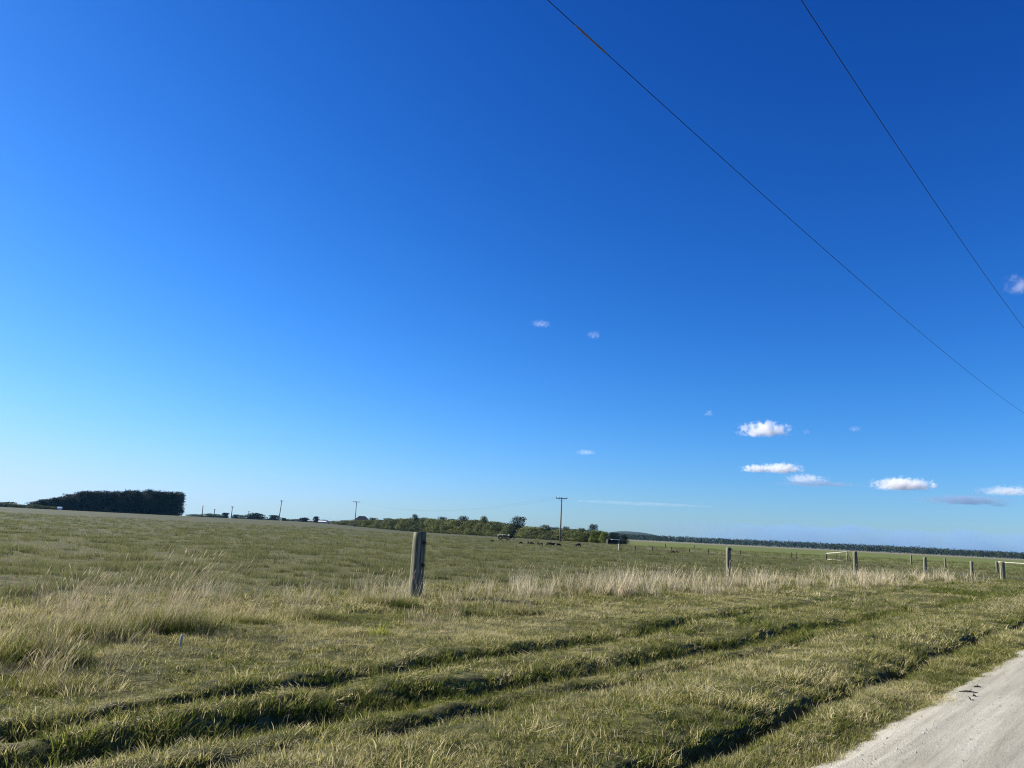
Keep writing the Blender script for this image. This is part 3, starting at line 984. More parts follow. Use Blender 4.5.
def utility_pole(px, ytop, dist, label, arm=2.5, arm_ang=0.0, h=None, lean=0.0):
    x, y = at(px, dist)
    z = float(hgt(x, y))
    top = EYE - (ytop - hz(px)) / F * dist - z
    o = empty('utility_pole', (x, y, z), arm_ang)
    o.rotation_euler[1] = lean
    tag(o, label, 'utility pole', 'utility poles across the paddock')
    t = max(1.0, dist / 320)
    MB().tube([(0, 0, -0.5), (0, 0, top * .5), (0, 0, top)], [0.19 * t, 0.16 * t, 0.125 * t], 12).build('pole', M['pole'], o, True)
    ah = top - 0.28
    MB().box((0, -0.17 * t, ah), (arm, 0.12 * t, 0.16 * t)).build('crossarm', M['pole'], o)
    b = MB()
    for s in (-1, 1):
        b.tube([(s * arm * 0.27, -0.19 * t, ah - 0.05), (0, -0.16 * t, ah - 0.75)], 0.02 * t, 5)
    b.build('brace', M['pole'], o)
    for sx in (-arm * 0.46, -arm * 0.17, arm * 0.46):
        MB().tube([(sx, -0.17 * t, ah + 0.06), (sx, -0.17 * t, ah + 0.14), (sx, -0.17 * t, ah + 0.2), (sx, -0.17 * t, ah + 0.33)],
                  [0.03 * t, 0.09 * t, 0.065 * t, 0.07 * t], 8).build('insulator', M['porcelain'], o, True)
    return o, ah + 0.3 + z


pa = utility_pole(560.3, 498.3, 172, 'tallest utility pole with crossarm standing in front of the bushy hedge', 2.5, 0.05)
pb = utility_pole(354.6, 502.3, 318, 'utility pole beside the dark roofed farmhouse', 2.7, 0.1)
pc = utility_pole(278.6, 501.8, 440, 'leaning utility pole between the dome shaped tree and the low skyline trees', 1.6, 0.3, lean=0.05)
pd = utility_pole(231, 507.6, 760, 'far utility pole rising over the small skyline tree', 2.4, 0.2)
pe = utility_pole(201.6, 507.0, 800, 'far utility pole just right of the dark windbreak', 1.2, 0.4)
pf = utility_pole(213.6, 510.0, 1000, 'far thin utility pole, second right from the dark windbreak', 1.8, 0.4)
pg = utility_pole(248.0, 512.0, 1150, 'tiny far utility pole above the left slope of the dome shaped tree', 1.8, 0.4)


def span(a, b_, sx, label):
    (oa, za), (ob, zb) = a, b_
    oa_, ob_ = oa.location, ob.location
    pts = []
    for t in np.linspace(0, 1, 24):
        x = oa_.x + (ob_.x - oa_.x) * t + sx; y = oa_.y + (ob_.y - oa_.y) * t - 0.17
        pts.append((x, y, za + (zb - za) * t - 3.4 * 4 * t * (1 - t)))
    o = MB().tube(pts, 0.007, 5).build('power_line', M['wire'], None, True)
    tag(o, label, 'power line', 'wires between utility poles')


span(pa, pb, -1.15, 'thin wire sagging left from the tallest utility pole, on the left end of its crossarm')
span(pa, pb, 1.15, 'thin wire sagging left from the tallest utility pole, on the right end of its crossarm')


# ------------------------------------------------------------------ trees and bushes
def leaf_cloud(lobes, n, size, seed, up=0.25, shell=0.55):
    """n small leaf-clump quads through the lobes' volume; lobes = (cx,cy,cz,rx,ry,rz)"""
    g = np.random.default_rng(seed)
    L = np.array(lobes, float)
    w = (L[:, 3] * L[:, 4] * L[:, 5]) ** 0.7
    k = g.choice(len(L), n, p=w / w.sum())
    d = g.normal(size=(n, 3)); d /= np.linalg.norm(d, axis=1)[:, None]
    rad = (shell + (1 - shell) * g.uniform(size=n) ** 0.6) * (1 + 0.12 * g.normal(size=n))
    C = L[k, :3] + d * rad[:, None] * L[k, 3:]
    C[:, 2] = np.maximum(C[:, 2], 0.03 + 0.05 * g.uniform(size=n))
    nr = d + 0.55 * g.normal(size=(n, 3)); nr[:, 2] += up
    nr /= np.linalg.norm(nr, axis=1)[:, None]
    a = np.cross(nr, g.normal(size=(n, 3))); a /= np.linalg.norm(a, axis=1)[:, None]
    b = np.cross(nr, a)
    s = size * g.uniform(0.5, 1.3, n)[:, None]
    V = np.empty((n, 4, 3))
    V[:, 0] = C - a * s * 0.6; V[:, 1] = C + b * s * 0.35 + nr * s * .1; V[:, 2] = C + a * s * 0.7; V[:, 3] = C - b * s * 0.35 + nr * s * .1
    T = np.repeat(np.clip(0.5 + 0.28 * g.normal(size=n), 0, 1), 4)
    return V.reshape(-1, 3), np.arange(4 * n).reshape(n, 4), T


def crown_lobes(w, h, base, n, seed, flat=0.0, spread=0.75):
    g = np.random.default_rng(seed)
    out = []
    for _ in range(n):
        a = g.uniform(0, 6.28); r = w * 0.5 * spread * math.sqrt(g.uniform())
        z = base + (h - base) * g.uniform(0.15, 0.85)
        if flat: z = base + (h - base) * g.uniform(0.1, 0.92)
        env = 1 - 0.5 * ((z - base) / (h - base)) ** 2 * (1 - flat)
        s = g.uniform(0.20, 0.34)
        rz = min((h - base) * s, h - z, z * 0.9 + 0.2)
        out.append((r * env * math.cos(a), r * env * math.sin(a), z, w * s * 0.8, w * s * 0.8, max(rz, (h - base) * 0.12)))
    for k in range(max(3, n // 4)):                        # skirts that reach the ground
        a = 2 * math.pi * k / max(3, n // 4) + g.uniform(0, 1); rz = base + (h - base) * 0.22
        r = w * 0.5 * spread * 0.72
        if base < 0.5: out.append((r * math.cos(a), r * math.sin(a), rz * 0.8, w * 0.2, w * 0.2, rz))
    return out


def trunk_mb(h, r, seed, limbs=4):
    g = np.random.default_rng(seed)
    b = MB()
    b.tube([(0, 0, -0.3), (0.02 * h, 0, h * .3), (0, 0.02 * h, h * .6), (0.01 * h, 0, h * .85)], [r * 1.25, r, r * .65, r * .2], 8)
    for k in range(limbs):
        a = g.uniform(0, 6.28); z = h * g.uniform(.25, .6)
        b.tube([(0.01 * h, 0.01 * h, z), (h * .15 * math.cos(a), h * .15 * math.sin(a), z + h * .14), (h * .27 * math.cos(a), h * .27 * math.sin(a), z + h * .24)],
               [r * .5, r * .32, r * .1], 6)
    return b


def proto_tree(w, h, base, nl, n, size, mat, seed, flat=0.0, spread=0.75):
    V, Fc, T = leaf_cloud(crown_lobes(w, h, base, nl, seed, flat, spread), n, size, seed)
    t = trunk_mb(h, max(0.06, 0.03 * h), seed)
    return (raw_mesh('crown', V, Fc, M[mat], attrs=dict(tint=T)), raw_mesh('trunk', t.V, t.Fc, M['bark'], True))


def plant_tree(name, proto, x, y, sc, rz, label, cat, group=None):
    o = empty(name, (x, y, float(hgt(x, y))), rz)
    o.scale = sc
    tag(o, label, cat, group)
    mobj('crown', proto[0], o); mobj('trunk', proto[1], o)
    return o


def px_size(dist, px): return px / F * dist


# dark windbreak on the left: tall dense cypresses, lower towards its left end
WB = [proto_tree(10, 12, 0.2, 30, 8000, 0.5, 'leaf_dark', 700 + k, 0.6, 0.9) for k in range(4)]
tops = np.interp
WX = [27, 45, 58, 78, 88, 108, 124, 135, 146, 160, 172, 187]
WY = [502.0, 499.0, 496.5, 494.0, 492.2, 491.6, 492.4, 491.8, 491.4, 492.0, 491.6, 492.2]
grp = 'dark cypresses of the windbreak'
lab_all = 'tall dark dense cypress within the windbreak on the left'
kk = 0
for row, (dd, off) in enumerate(((388, 0.0), (402, 5.0))):
    pxs = np.arange(36, 179, 10.2) + off * 0.6
    for px in pxs:
        if px > 176.5: continue
        x, y = at(px, dd + rng.uniform(-3, 3))
        z = float(hgt(x, y))
        ht = EYE - (np.interp(px, WX, WY) + rng.uniform(-1.0, 2.6) - hz(px)) / F * dd - z
        ht *= 0.90
        lab = lab_all
        gname = grp
        if row == 0 and px == pxs[0]: lab = 'lowest dark bushy cypress, at the left tip of the windbreak'; gname = 'end trees of the windbreak'
        if row == 0 and px > 170: lab = 'dark cypress with a sheer edge, at the right end of the windbreak'; gname = 'end trees of the windbreak'
        wd = max(0.75, min(1.0, ht / 9))
        plant_tree('cypress_tree', WB[kk % 4], x, y, (wd, wd, ht / 12.0), rng.uniform(0, 6.28), lab, 'tree', gname)
        kk += 1
# low scrub left of it and at its foot
SCRUB = [proto_tree(7, 3.0, 0.05, 16, 700, 0.6, 'leaf_grey', 740 + k, 0.5, 0.9) for k in range(3)]
for i, (px, ht, wd, dd) in enumerate(((-4, 1.9, 1.2, 400), (6, 2.2, 1.3, 405), (13, 1.5, 1.0, 400), (20, 1.1, 1.2, 402), (27, 1.4, 1.0, 398), (36, 1.7, 1.1, 380), (47, 1.5, 1.0, 380))):
    x, y = at(px, dd)
    plant_tree('scrub_bush', SCRUB[i % 3], x, y, (wd, wd, ht / 3.0), i * 1.3,
               'low dark scrub bush at the skyline left of the windbreak' if px < 30 else 'low grey scrub bush at the left foot of the windbreak', 'bush',
               'scrub left of the windbreak' if px < 30 else 'scrub at the windbreak foot')


# a small white cottage half hidden in the windbreak
def house(name, px, dist, w, d, hw, hr, wall, roof, label, cat, rz=0.0, door=True, hip=False):
    x, y = at(px, dist)
    o = empty(name, (x, y, float(hgt(x, y))), rz)
    tag(o, label, cat)
    b = MB(); b.box((0, 0, hw / 2 - 0.1), (w, d, hw + 0.2))
    n = len(b.V)                                             # gable ends
    if not hip: b.V += [(-w / 2 + .01, -d / 2, hw), (-w / 2 + .01, d / 2, hw), (-w / 2 + .01, 0, hw + hr), (w / 2 - .01, -d / 2, hw), (w / 2 - .01, d / 2, hw), (w / 2 - .01, 0, hw + hr)]
    if not hip: b.Fc += [(n, n + 1, n + 2), (n + 3, n + 5, n + 4)]
    b.build('wall', M[wall], o)
    r = MB(); sl = math.hypot(d / 2 + .3, hr); ang = math.atan2(hr, d / 2)
    if hip:
        e, rd = (w / 2 + .3, d / 2 + .3), w * 0.22
        r.V += [(-e[0], -e[1], hw), (e[0], -e[1], hw), (e[0], e[1], hw), (-e[0], e[1], hw), (-rd, 0, hw + hr), (rd, 0, hw + hr)]
        r.Fc += [(0, 1, 5, 4), (2, 3, 4, 5), (1, 2, 5), (3, 0, 4), (3, 2, 1, 0)]
    for s in (() if hip else (-1, 1)):
        r.box((0, s * (d / 4 + .08), hw + hr / 2 + 0.03), (w + 0.5, sl + .1, 0.1), Matrix.Rotation(-s * ang, 3, 'X'))
    r.build('roof', M[roof], o)
    if door:
        MB().box((w * .1, -d / 2 - .02, 1.0), (0.9, 0.06, 2.0)).build('door', M['wall_dark'], o)
        for sx in (-w * .3, w * .33):
            MB().box((sx, -d / 2 - .02, 1.5), (1.0, 0.06, 0.9)).build('window', M['roof_dark'], o)
    return o


house('cottage', 59.5, 378, 1.3, 1.5, 0.7, 0.5, 'white_paint', 'white_paint', 'tiny white building showing at the foot of the windbreak', 'building', 0.2, False)
house('farmhouse', 361.5, 450, 7.6, 6, 3.6, 2.3, 'wall_dark', 'roof_dark', 'dark roofed farmhouse rising above the far left end of the hedge', 'house', 0.05, hip=True)
house('farm_shed', 336.5, 420, 0.9, 1.6, 1.5, 0.4, 'white_paint', 'white_paint', 'narrow white hut near the hedge end, right of the pair', 'shed', 0.1, False)
house('farm_shed', 330.3, 420, 0.8, 1.6, 1.5, 0.4, 'white_paint', 'white_paint', 'narrow white hut on the skyline beside a dark bush, left of the pair', 'shed', 0.1, False)
house('farm_shed', 322.5, 440, 4.0, 3.0, 0.8, 0.5, 'fence_pale', 'white_paint', 'low pale shed on the skyline left of the two white huts', 'shed', 0.0, False)
house('farm_shed', 310.5, 440, 2.6, 2.4, 0.8, 0.4, 'fence_pale', 'fence_pale', 'small low pale shed on the skyline, farthest left of the sheds', 'shed', 0.0, False)

# skyline trees between windbreak and hedge
RT = [proto_tree(10, 7, 0.2, 22, 1100, 0.9, 'leaf_dark', 760 + k, 0.2, 0.8) for k in range(3)]
for i, (px, yt, wpx, dd, lab) in enumerate(((224.5, 513.2, 8, 620, 'small round skyline tree right under the far pole, left of a pair'),
                                            (235.2, 514.8, 6.5, 620, 'smaller round skyline tree, right of a pair under the far pole'),
                                            (253.8, 513.6, 19, 600, 'broad dome shaped dark tree alone on the skyline'),
                                            (274.5, 515.6, 12, 600, 'flat topped dark skyline tree at the foot of the leaning pole'),
                                            (283.5, 518.0, 6, 600, 'tiny low skyline bush right of the leaning pole'),
                                            (305.0, 518.0, 12, 600, 'low wide dark skyline bush above the pale sheds'),
                                            (315.5, 516.8, 7, 600, 'small peaked skyline tree above the pale sheds'),
                                            (330, 521.3, 4, 440, 'small dark bush beside the left white hut'))):
    x, y = at(px, dd)
    z = float(hgt(x, y))
    ht = EYE - (yt - hz(px)) / F * dd - z
    wd = px_size(dd, wpx) / 10
    plant_tree('skyline_tree', RT[i % 3], x, y, (wd, wd, max(0.8, ht) / 7), i * 0.9, lab, 'tree', 'trees on the left skyline')
for i, px in enumerate((194, 207, 214, 221, 243, 262, 292, 299, 322, 338)):
    dd = 760
    x, y = at(px, dd)
    plant_tree('scrub_bush', SCRUB[i % 3], x, y, (2.0, 2.0, rng.uniform(0.8, 1.3)), i, 'faint low far bush along the left skyline', 'bush', 'far bushes on the left skyline')

# the long hedge
HB = [proto_tree(8, 5, 0.05, 22, 4600, 0.33, m, 800 + k, 0.35, 0.85) for k, m in enumerate(('leaf_olive', 'leaf_olive', 'leaf_grey', 'leaf_olive', 'leaf_grey'))]
HDK = [proto_tree(9, 7, 0.1, 24, 4600, 0.36, 'leaf_dark', 830 + k, 0.2, 0.8) for k in range(2)]
HLM = proto_tree(8, 4.4, 0.05, 20, 4200, 0.33, 'leaf_lime', 850, 0.3, 0.85)
HTX = [338, 345, 352, 366, 390, 420, 450, 480, 500, 520, 545, 575, 600, 612, 628]
HTY = [524.0, 521, 519.4, 518.6, 517.6, 516.8, 517.5, 518.0, 521, 525, 527, 528.5, 530, 534, 536]
HDX = [338, 360, 400, 440, 480, 520, 560, 600, 628]
HDD = [420, 400, 360, 325, 292, 262, 238, 218, 208]
px = 340.0
i = 0
while px < 592:
    dd = np.interp(px, HDX, HDD)
    x, y = at(px, dd + rng.uniform(-2, 2))
    z = float(hgt(x, y))
    ht = EYE - (np.interp(px, HTX, HTY) + rng.uniform(-0.8, 2.0) - hz(px)) / F * dd - z
    w = rng.uniform(1.0, 1.5)
    dark = (i % 7 == 3)
    pr = HB[int(rng.integers(0, 5))]
    plant_tree('hedge_bush', pr, x, y, (w, w, max(ht * 0.9, 1.8) / 5), rng.uniform(0, 6.28), 'olive green bush in the front row of the long hedge', 'bush', 'olive bushes of the long hedge')
    px += 6.0 * w / dd * F * 0.30
    i += 1
px = 372.0
while px < 585:                                             # taller dark trees showing behind
    dd = np.interp(px, HDX, HDD) + 12
    x, y = at(px, dd)
    z = float(hgt(x, y))
    ht = EYE - (np.interp(px, HTX, HTY) + rng.uniform(-1.2, 1.6) - hz(px)) / F * dd - z
    w = rng.uniform(0.55, 0.8)
    plant_tree('hedge_tree', HDK[int(rng.integers(0, 2))], x, y, (w, w, max(ht * 0.92, 2) / 7), rng.uniform(0, 6.28), 'dark green tree showing through from the rear row of the long hedge', 'tree', 'dark trees behind the long hedge')
    px += rng.uniform(18, 44)
for px, yt, wpx, pr, hb, lab in ((414.5, 514.8, 8, HDK[0], 7, 'small dark tree with a flat top poking above the hedge beyond the big timber post'),
                                 (464, 516.6, 15, HDK[1], 7, 'dark round tree in the hedge, left of the tallest one'),
                                 (483, 516.4, 14, HB[2], 5, 'grey green rounded tree in the hedge just left of the tallest dark one'),
                                 (517.5, 517.2, 20, HDK[0], 7, 'tallest dark round tree in the hedge, right above the dark animals'),
                                 (545, 525.2, 12, HB[4], 5, 'grey green bush in the hedge just left of the tallest utility pole'),
                                 (566, 526.8, 9, HDK[1], 7, 'dark upright bush right behind the tallest utility pole'),
                                 (592.5, 524.8, 13, HDK[0], 7, 'dark spiky tree rising behind the lime green bush'),
                                 (581, 528.5, 11, HB[4], 5, 'grey green bush left of the lime green bush'),
                                 (596, 530.6, 15, HLM, 4.4, 'lime green sunlit bush, left of two at the hedge end'),
                                 (606.5, 531.8, 13, HLM, 4.4, 'lime green sunlit bush, right of two beside the black end bush'),
                                 (614, 532.6, 13, HDK[1], 7, 'black green bush over the low dark shelter'),
                                 (623, 535.2, 11, HDK[0], 7, 'black rounded bush that ends the hedge on the right')):
    dd = float(np.interp(px, HDX, HDD)) - 3
    x, y = at(px, dd)
    z = float(hgt(x, y))
    ht = EYE - (yt - hz(px)) / F * dd - z
    w = px_size(dd, wpx) / (8 if hb < 7 else 9)
    plant_tree('hedge_tree' if ht > 4.5 else 'hedge_bush', pr, x, y, (w, w, ht / hb), px, lab, 'tree' if ht > 4.5 else 'bush', 'single trees and bushes of the hedge')

# low dark shelter at the hedge end
x, y = at(613, 196)
sh = empty('animal_shelter', (x, y, 0), 0.15)
tag(sh, 'low dark shelter with a pale roof edge under the hedge end bush', 'shelter')
MB().box((0, 1.0, 0.5), (2.9, 0.08, 1.1)).box((-1.41, 0.2, 0.5), (0.08, 1.55, 1.1)).build('wall', M['wall_dark'], sh)
MB().box((0.55, 0.1, 1.13), (1.7, 2.0, 0.14)).build('roof', M['white_paint'], sh)
MB().box((-0.86, 0.1, 1.10), (1.1, 2.0, 0.12)).build('roof', M['roof_dark'], sh)
MB().tube([(1.35, -0.75, -0.1), (1.35, -0.75, 1.05)], 0.06, 8).build('post', M['fence_pale'], sh)
p = at(620.8, 100)
tus = proto_tree(1.6, 0.35, 0.02, 8, 260, 0.16, 'leaf_grey', 870, 0.3)
plant_tree('scrub_bush', tus, p[0], p[1], (0.4, 0.4, 0.8), 0, 'little dark tuft at the foot of the white post', 'bush')

# far woodland along the right horizon, one mass
def far_woodland():
    g = np.random.default_rng(900)
    lob = []
    for px in np.arange(612, 1110, 1.15):
        dd = 1250 + g.uniform(-40, 60)
        x, y = at(px, dd)
        topy = np.interp(px, [612, 660, 700, 800, 900, 1024, 1110], [5.0, 4.6, 4.6, 5.0, 5.2, 4.6, 4.5]) + g.normal(0, 0.32)
        h = EYE + topy / F * dd
        z = h * 0.5
        lob.append((x, y, z, 3.6 * g.uniform(.6, 1.2), 5, h * 0.5))
    V, Fc, T = leaf_cloud(lob, 60000, 1.2, 901)
    me = raw_mesh('far_woodland', V, Fc, M['leaf_wood'], attrs=dict(tint=T))
    o = mobj('far_woodland', me)
    tag(o, 'long dark far-off woodland along the right horizon', 'woodland', kind='stuff')


far_woodland()
# low hill behind the hedge's right end
def hill():
    V = []; Fc = []
    n = 60; m = 5
    x0, y0 = at(570, 2600); x1, y1 = at(720, 2600)
    for i in range(n + 1):
        f = i / n
        hx, hy = x0 + (x1 - x0) * f, y0 + (y1 - y0) * f
        pk = math.exp(-((f - 0.42) / 0.26) ** 2) * 24.5 + 3 * vnoise(f * 9, 0.3, 95) * math.exp(-((f - 0.4) / 0.4) ** 2)
        for j, (k, dy) in enumerate(((0, -160), (0.55, -90), (1.0, 0), (0.6, 90), (0, 180))):
            V.append((hx, hy + dy, float(pk) * k - (0.5 if k == 0 else 0)))
    for i in range(n):
        for j in range(m - 1):
            a = i * m + j
            Fc.append((a, a + m, a + m + 1, a + 1))
    o = mobj('hill', raw_mesh('hill', V, Fc, M['hill'], True))
    tag(o, 'low far blue green hill beyond the end of the hedge', 'hill', kind='structure')


hill()


# ------------------------------------------------------------------ animals and hay feeder
def make_beast(mat, s, seed, graze=True):
    """small four-legged grazing animal, nose towards +x; length about 0.75 m at s=1"""
    V = [(0.30, 0, .42), (0.10, 0, .43), (-0.12, 0, .42), (-0.30, 0, .43),
         (0.42, 0, .50 if not graze else .38), (0.52, 0, .60 if not graze else .20), (0.62, 0, .57 if not graze else .08),
         (-0.36, 0, .34)]
    Rr = [.15, .18, .19, .16, .085, .075, .045, .03]
    E = [(0, 1), (1, 2), (2, 3), (0, 4), (4, 5), (5, 6), (3, 7)]
    for x0, sy, par in ((0.27, 1, 0), (0.27, -1, 0), (-0.29, 1, 3), (-0.29, -1, 3)):
        i = len(V)
        kx = -0.03 if par == 3 else 0.015
        V += [(x0, sy * .09, .30), (x0 + kx, sy * .095, .16), (x0, sy * .095, 0.0)]
        Rr += [.07, .035, .03]
        E += [(par, i), (i, i + 1), (i + 1, i + 2)]
    me = bpy.data.meshes.new('body')
    me.from_pydata([tuple(np.array(v) * s) for v in V], E, [])
    o = bpy.data.objects.new('tmp', me); COL.objects.link(o)
    md = o.modifiers.new('skin', 'SKIN')
    for k, sv in enumerate(me.skin_vertices[0].data):
        sv.radius = (Rr[k] * s, Rr[k] * s)
        sv.use_root = (k == 2)
    sd = o.modifiers.new('sub', 'SUBSURF'); sd.levels = 1; sd.render_levels = 1
    dg = bpy.context.evaluated_depsgraph_get()
    ev = bpy.data.meshes.new_from_object(o.evaluated_get(dg))
    bpy.data.objects.remove(o)
    ev.materials.clear(); ev.materials.append(M[mat])
    ev.polygons.foreach_set('use_smooth', [True] * len(ev.polygons))
    return ev


black_graze = make_beast('wool_black', 1.0, 1, True)
black_up = make_beast('wool_black', 1.0, 2, False)
brown_graze = make_beast('wool_brown', 1.0, 3, True)


def animal(px, ybase, me, s, rz, label, group, dist=None, ears='wool_black'):
    dd = dist or EYE * F / (ybase - hz(px))
    x, y = at(px, dd)
    o = mobj('grazing_animal', me, None, (x, y, float(hgt(x, y))))
    o.scale = (s, s, s); o.rotation_euler = (0, 0, rz)
    tag(o, label, 'animal', group)
    hd = (0.53, .235) if me is not black_up else (0.50, .645)
    b = MB()
    for sy in (-1, 1):
        b.tube([(hd[0] - .02, sy * .05, hd[1]), (hd[0] - .05, sy * .13, hd[1] + .01)], [.022, .008], 6)
    b.build('ears', M[ears], o, True)
    return o


flock = 'small dark animals scattered in front of the hedge'
for px, yb, me, s, rz, lab in ((521.2, 544.0, black_graze, 0.62, 0.3, 'small dark animal grazing, first right of the hay feeder'),
                               (528.3, 544.6, black_up, 0.70, 1.9, 'small dark animal, left of the close pair below the tallest dark hedge tree'),
                               (532.0, 544.8, black_graze, 0.70, 0.2, 'small dark animal, right of the close pair below the tallest dark hedge tree'),
                               (538.7, 545.0, black_up, 0.66, 1.2, 'small dark animal in the middle of the scattered group'),
                               (541.6, 545.2, black_graze, 0.62, 2.8, 'small dark animal just right of the middle one'),
                               (548.7, 544.9, black_up, 0.70, 0.3, 'small dark animal farther back in the tight bunch left of the utility pole'),
                               (549.6, 545.8, black_graze, 0.85, 3.0, 'biggest dark animal in the tight bunch left of the utility pole'),
                               (552.8, 546.0, black_up, 0.78, 0.4, 'dark animal at the right of the tight bunch left of the utility pole'),
                               (558.8, 546.3, black_graze, 0.75, 0.1, 'single dark animal grazing at the foot of the utility pole'),
                               (578.6, 546.9, black_graze, 0.95, 2.9, 'single dark animal well right of the utility pole')):
    animal(px, yb, me, s, rz, lab, flock)
animal(672.8, 553.2, brown_graze, 0.7, 2.7, 'brown animal with dark rump grazing by the cross fence', 'brown animal', ears='wool_brown')
animal(677.2, 552.8, brown_graze, 0.5, 0.4, 'small brown animal right beside the larger brown one at the cross fence', 'brown animal', ears='wool_brown')
animal(106, 0, black_graze, 2.3, 0.1, 'dark cow sized animal in front of the windbreak', 'cattle by the windbreak', dist=355)
animal(492.5, 542.2, black_up, 0.6, 0.4, 'faint small dark animal left of the hay feeder', flock)

# hay feeder: crossed legs, dark trough, pale old hay, drawbar
dd = 133
x, y = at(504.5, dd)
hf = empty('hay_feeder', (x, y, 0.0), 0.12)
tag(hf, 'old dark hay feeder on crossed legs with pale hay on top', 'hay feeder')
b = MB()
for sx in (-0.62, 0.62):
    for s in (-1, 1):
        b.tube([(sx - s * 0.45, -0.35, 0.0), (sx + s * 0.4, 0.35, 0.72)], 0.05, 6)
b.build('crossed_legs', M['wall_dark'], hf)
b = MB()
for sy in (-1, 1):
    for k in range(9):
        xx = -1.05 + k * 0.262
        b.tube([(xx, sy * 0.06, 0.5), (xx, sy * 0.5, 0.98)], 0.022, 5)
    b.tube([(-1.12, sy * 0.5, 0.98), (1.12, sy * 0.5, 0.98)], 0.055, 6)
b.box((0, 0, 0.5), (2.2, 0.3, 0.08))
b.box((-1.1, 0, 0.78), (0.06, 0.9, 0.42)).box((1.1, 0, 0.78), (0.06, 0.9, 0.42))
b.build('trough', M['wall_dark'], hf)
b = MB()
for k in range(7):
    b.ball((-0.85 + k * 0.28, rng.uniform(-.1, .1), 0.95), (0.3, 0.4, 0.2 + 0.1 * rng.uniform()), 10, 7)
b.build('hay', M['hay'], hf, True)
b = MB().tube([(1.1, 0, 0.72), (1.75, 0, 0.7)], 0.07, 6).ball((1.75, 0, 0.7), (0.12, 0.12, 0.12)); b.build('drawbar', M['wall_dark'], hf)
for sx in (1.35, -1.35):
    o = fence_post((x + sx * 1.1, y - 0.6), 0.75, 0.06, 'short pale stake just right of the hay feeder' if sx > 0 else 'short pale stake just left of the hay feeder', 44, mat='fence_pale', group='stakes beside the hay feeder')


# ------------------------------------------------------------------ clouds (true volumes, kilometres away)
def cloud_mat(name, dens, col, scale=2.2, cut=0.0, aniso=0.25, soft=0.5):
    m = bpy.data.materials.new(name); m.use_nodes = True
    t = NT(m); t.n.remove(t.n['Principled BSDF'])
    out = t.n['Material Output']
    pv = t.add('ShaderNodeVolumePrincipled')
    pv.inputs['Color'].default_value = (*col, 1)
    pv.inputs['Anisotropy'].default_value = aniso
    tc = t.add('ShaderNodeTexCoord'); P = tc.outputs['Object']
    oi = t.add('ShaderNodeObjectInfo')
    off = t.add('ShaderNodeVectorMath', operation='MULTIPLY_ADD')
    cb = t.add('ShaderNodeCombineXYZ')
    t.l.new(t.math('MULTIPLY', oi.outputs['Random'], 40), cb.inputs[0]); t.l.new(t.math('MULTIPLY', oi.outputs['Random'], 77), cb.inputs[1])
    att = t.add('ShaderNodeAttribute', attribute_type='OBJECT', attribute_name='cloud_aspect')
    t.l.new(P, off.inputs[0]); t.l.new(att.outputs['Vector'], off.inputs[1]); t.l.new(cb.outputs[0], off.inputs[2])
    n = t.noise(off.outputs[0], scale, 5, 0.6)
    ln = t.add('ShaderNodeVectorMath', operation='LENGTH'); t.l.new(P, ln.inputs[0])
    sx = t.add('ShaderNodeSeparateXYZ'); t.l.new(P, sx.inputs[0])
    # flat base: density drops quickly below the middle
    fb = t.add('ShaderNodeMapRange'); fb.interpolation_type = 'SMOOTHSTEP'
    fb.inputs['From Min'].default_value = -0.62; fb.inputs['From Max'].default_value = -0.30
    t.l.new(sx.outputs[2], fb.inputs['Value'])
    k = t.math('SUBTRACT', t.math('ADD', t.math('MULTIPLY', t.math('SUBTRACT', n, 0.5), 2.6), 0.62 - cut), t.math('POWER', ln.outputs['Value'], 1.6))
    ed = t.add('ShaderNodeMapRange'); ed.interpolation_type = 'SMOOTHSTEP'
    ed.inputs['From Min'].default_value = 0.0; ed.inputs['From Max'].default_value = soft
    t.l.new(k, ed.inputs['Value'])
    d = t.math('MULTIPLY', t.math('MULTIPLY', ed.outputs[0], fb.outputs[0]), dens)
    t.l.new(d, pv.inputs['Density'])
    t.l.new(pv.outputs[0], out.inputs['Volume'])
    return m


def ico(name, mat):
    import bmesh
    bm = bmesh.new(); bmesh.ops.create_icosphere(bm, subdivisions=3, radius=1.0)
    me = bpy.data.meshes.new(name); bm.to_mesh(me); bm.free(); me.materials.append(mat)
    return me


CM_white = ico('cloud', cloud_mat('cumulus_cloud', 0.024, (1, 1, 1), 1.9, soft=0.75))
CM_thin = ico('cloud', cloud_mat('thin_cloud', 0.010, (1, 1, 1), 2.3, 0.05, soft=0.8))
CM_grey = ico('cloud', cloud_mat('grey_cloud', 0.008, (0.42, 0.55, 0.72), 2.0, 0.0, soft=0.8))


def cloud(px, py, wpx, hpx, dist, me, label, group='small clouds over the right horizon'):
    d = ray(px, py); d = d / math.hypot(d[0], d[1])
    c = d * dist + np.array([0, 0, EYE])
    w = px_size(math.hypot(dist, c[2]), wpx); h = px_size(dist, hpx)
    o = mobj('cloud', me, None, tuple(c))
    a = math.atan2(d[0], d[1])
    hd = max(h * .5, w * 0.32)
    o.scale = (w * .5 * 1.15, hd, h * .5 * 1.5)
    o.rotation_euler = (0, -RO * 0, -a)
    mx = h * .75
    o['cloud_aspect'] = (min(3.2, w * .575 / mx), min(2.0, hd / mx), 1.0)
    tag(o, label, 'cloud', group)
    return o


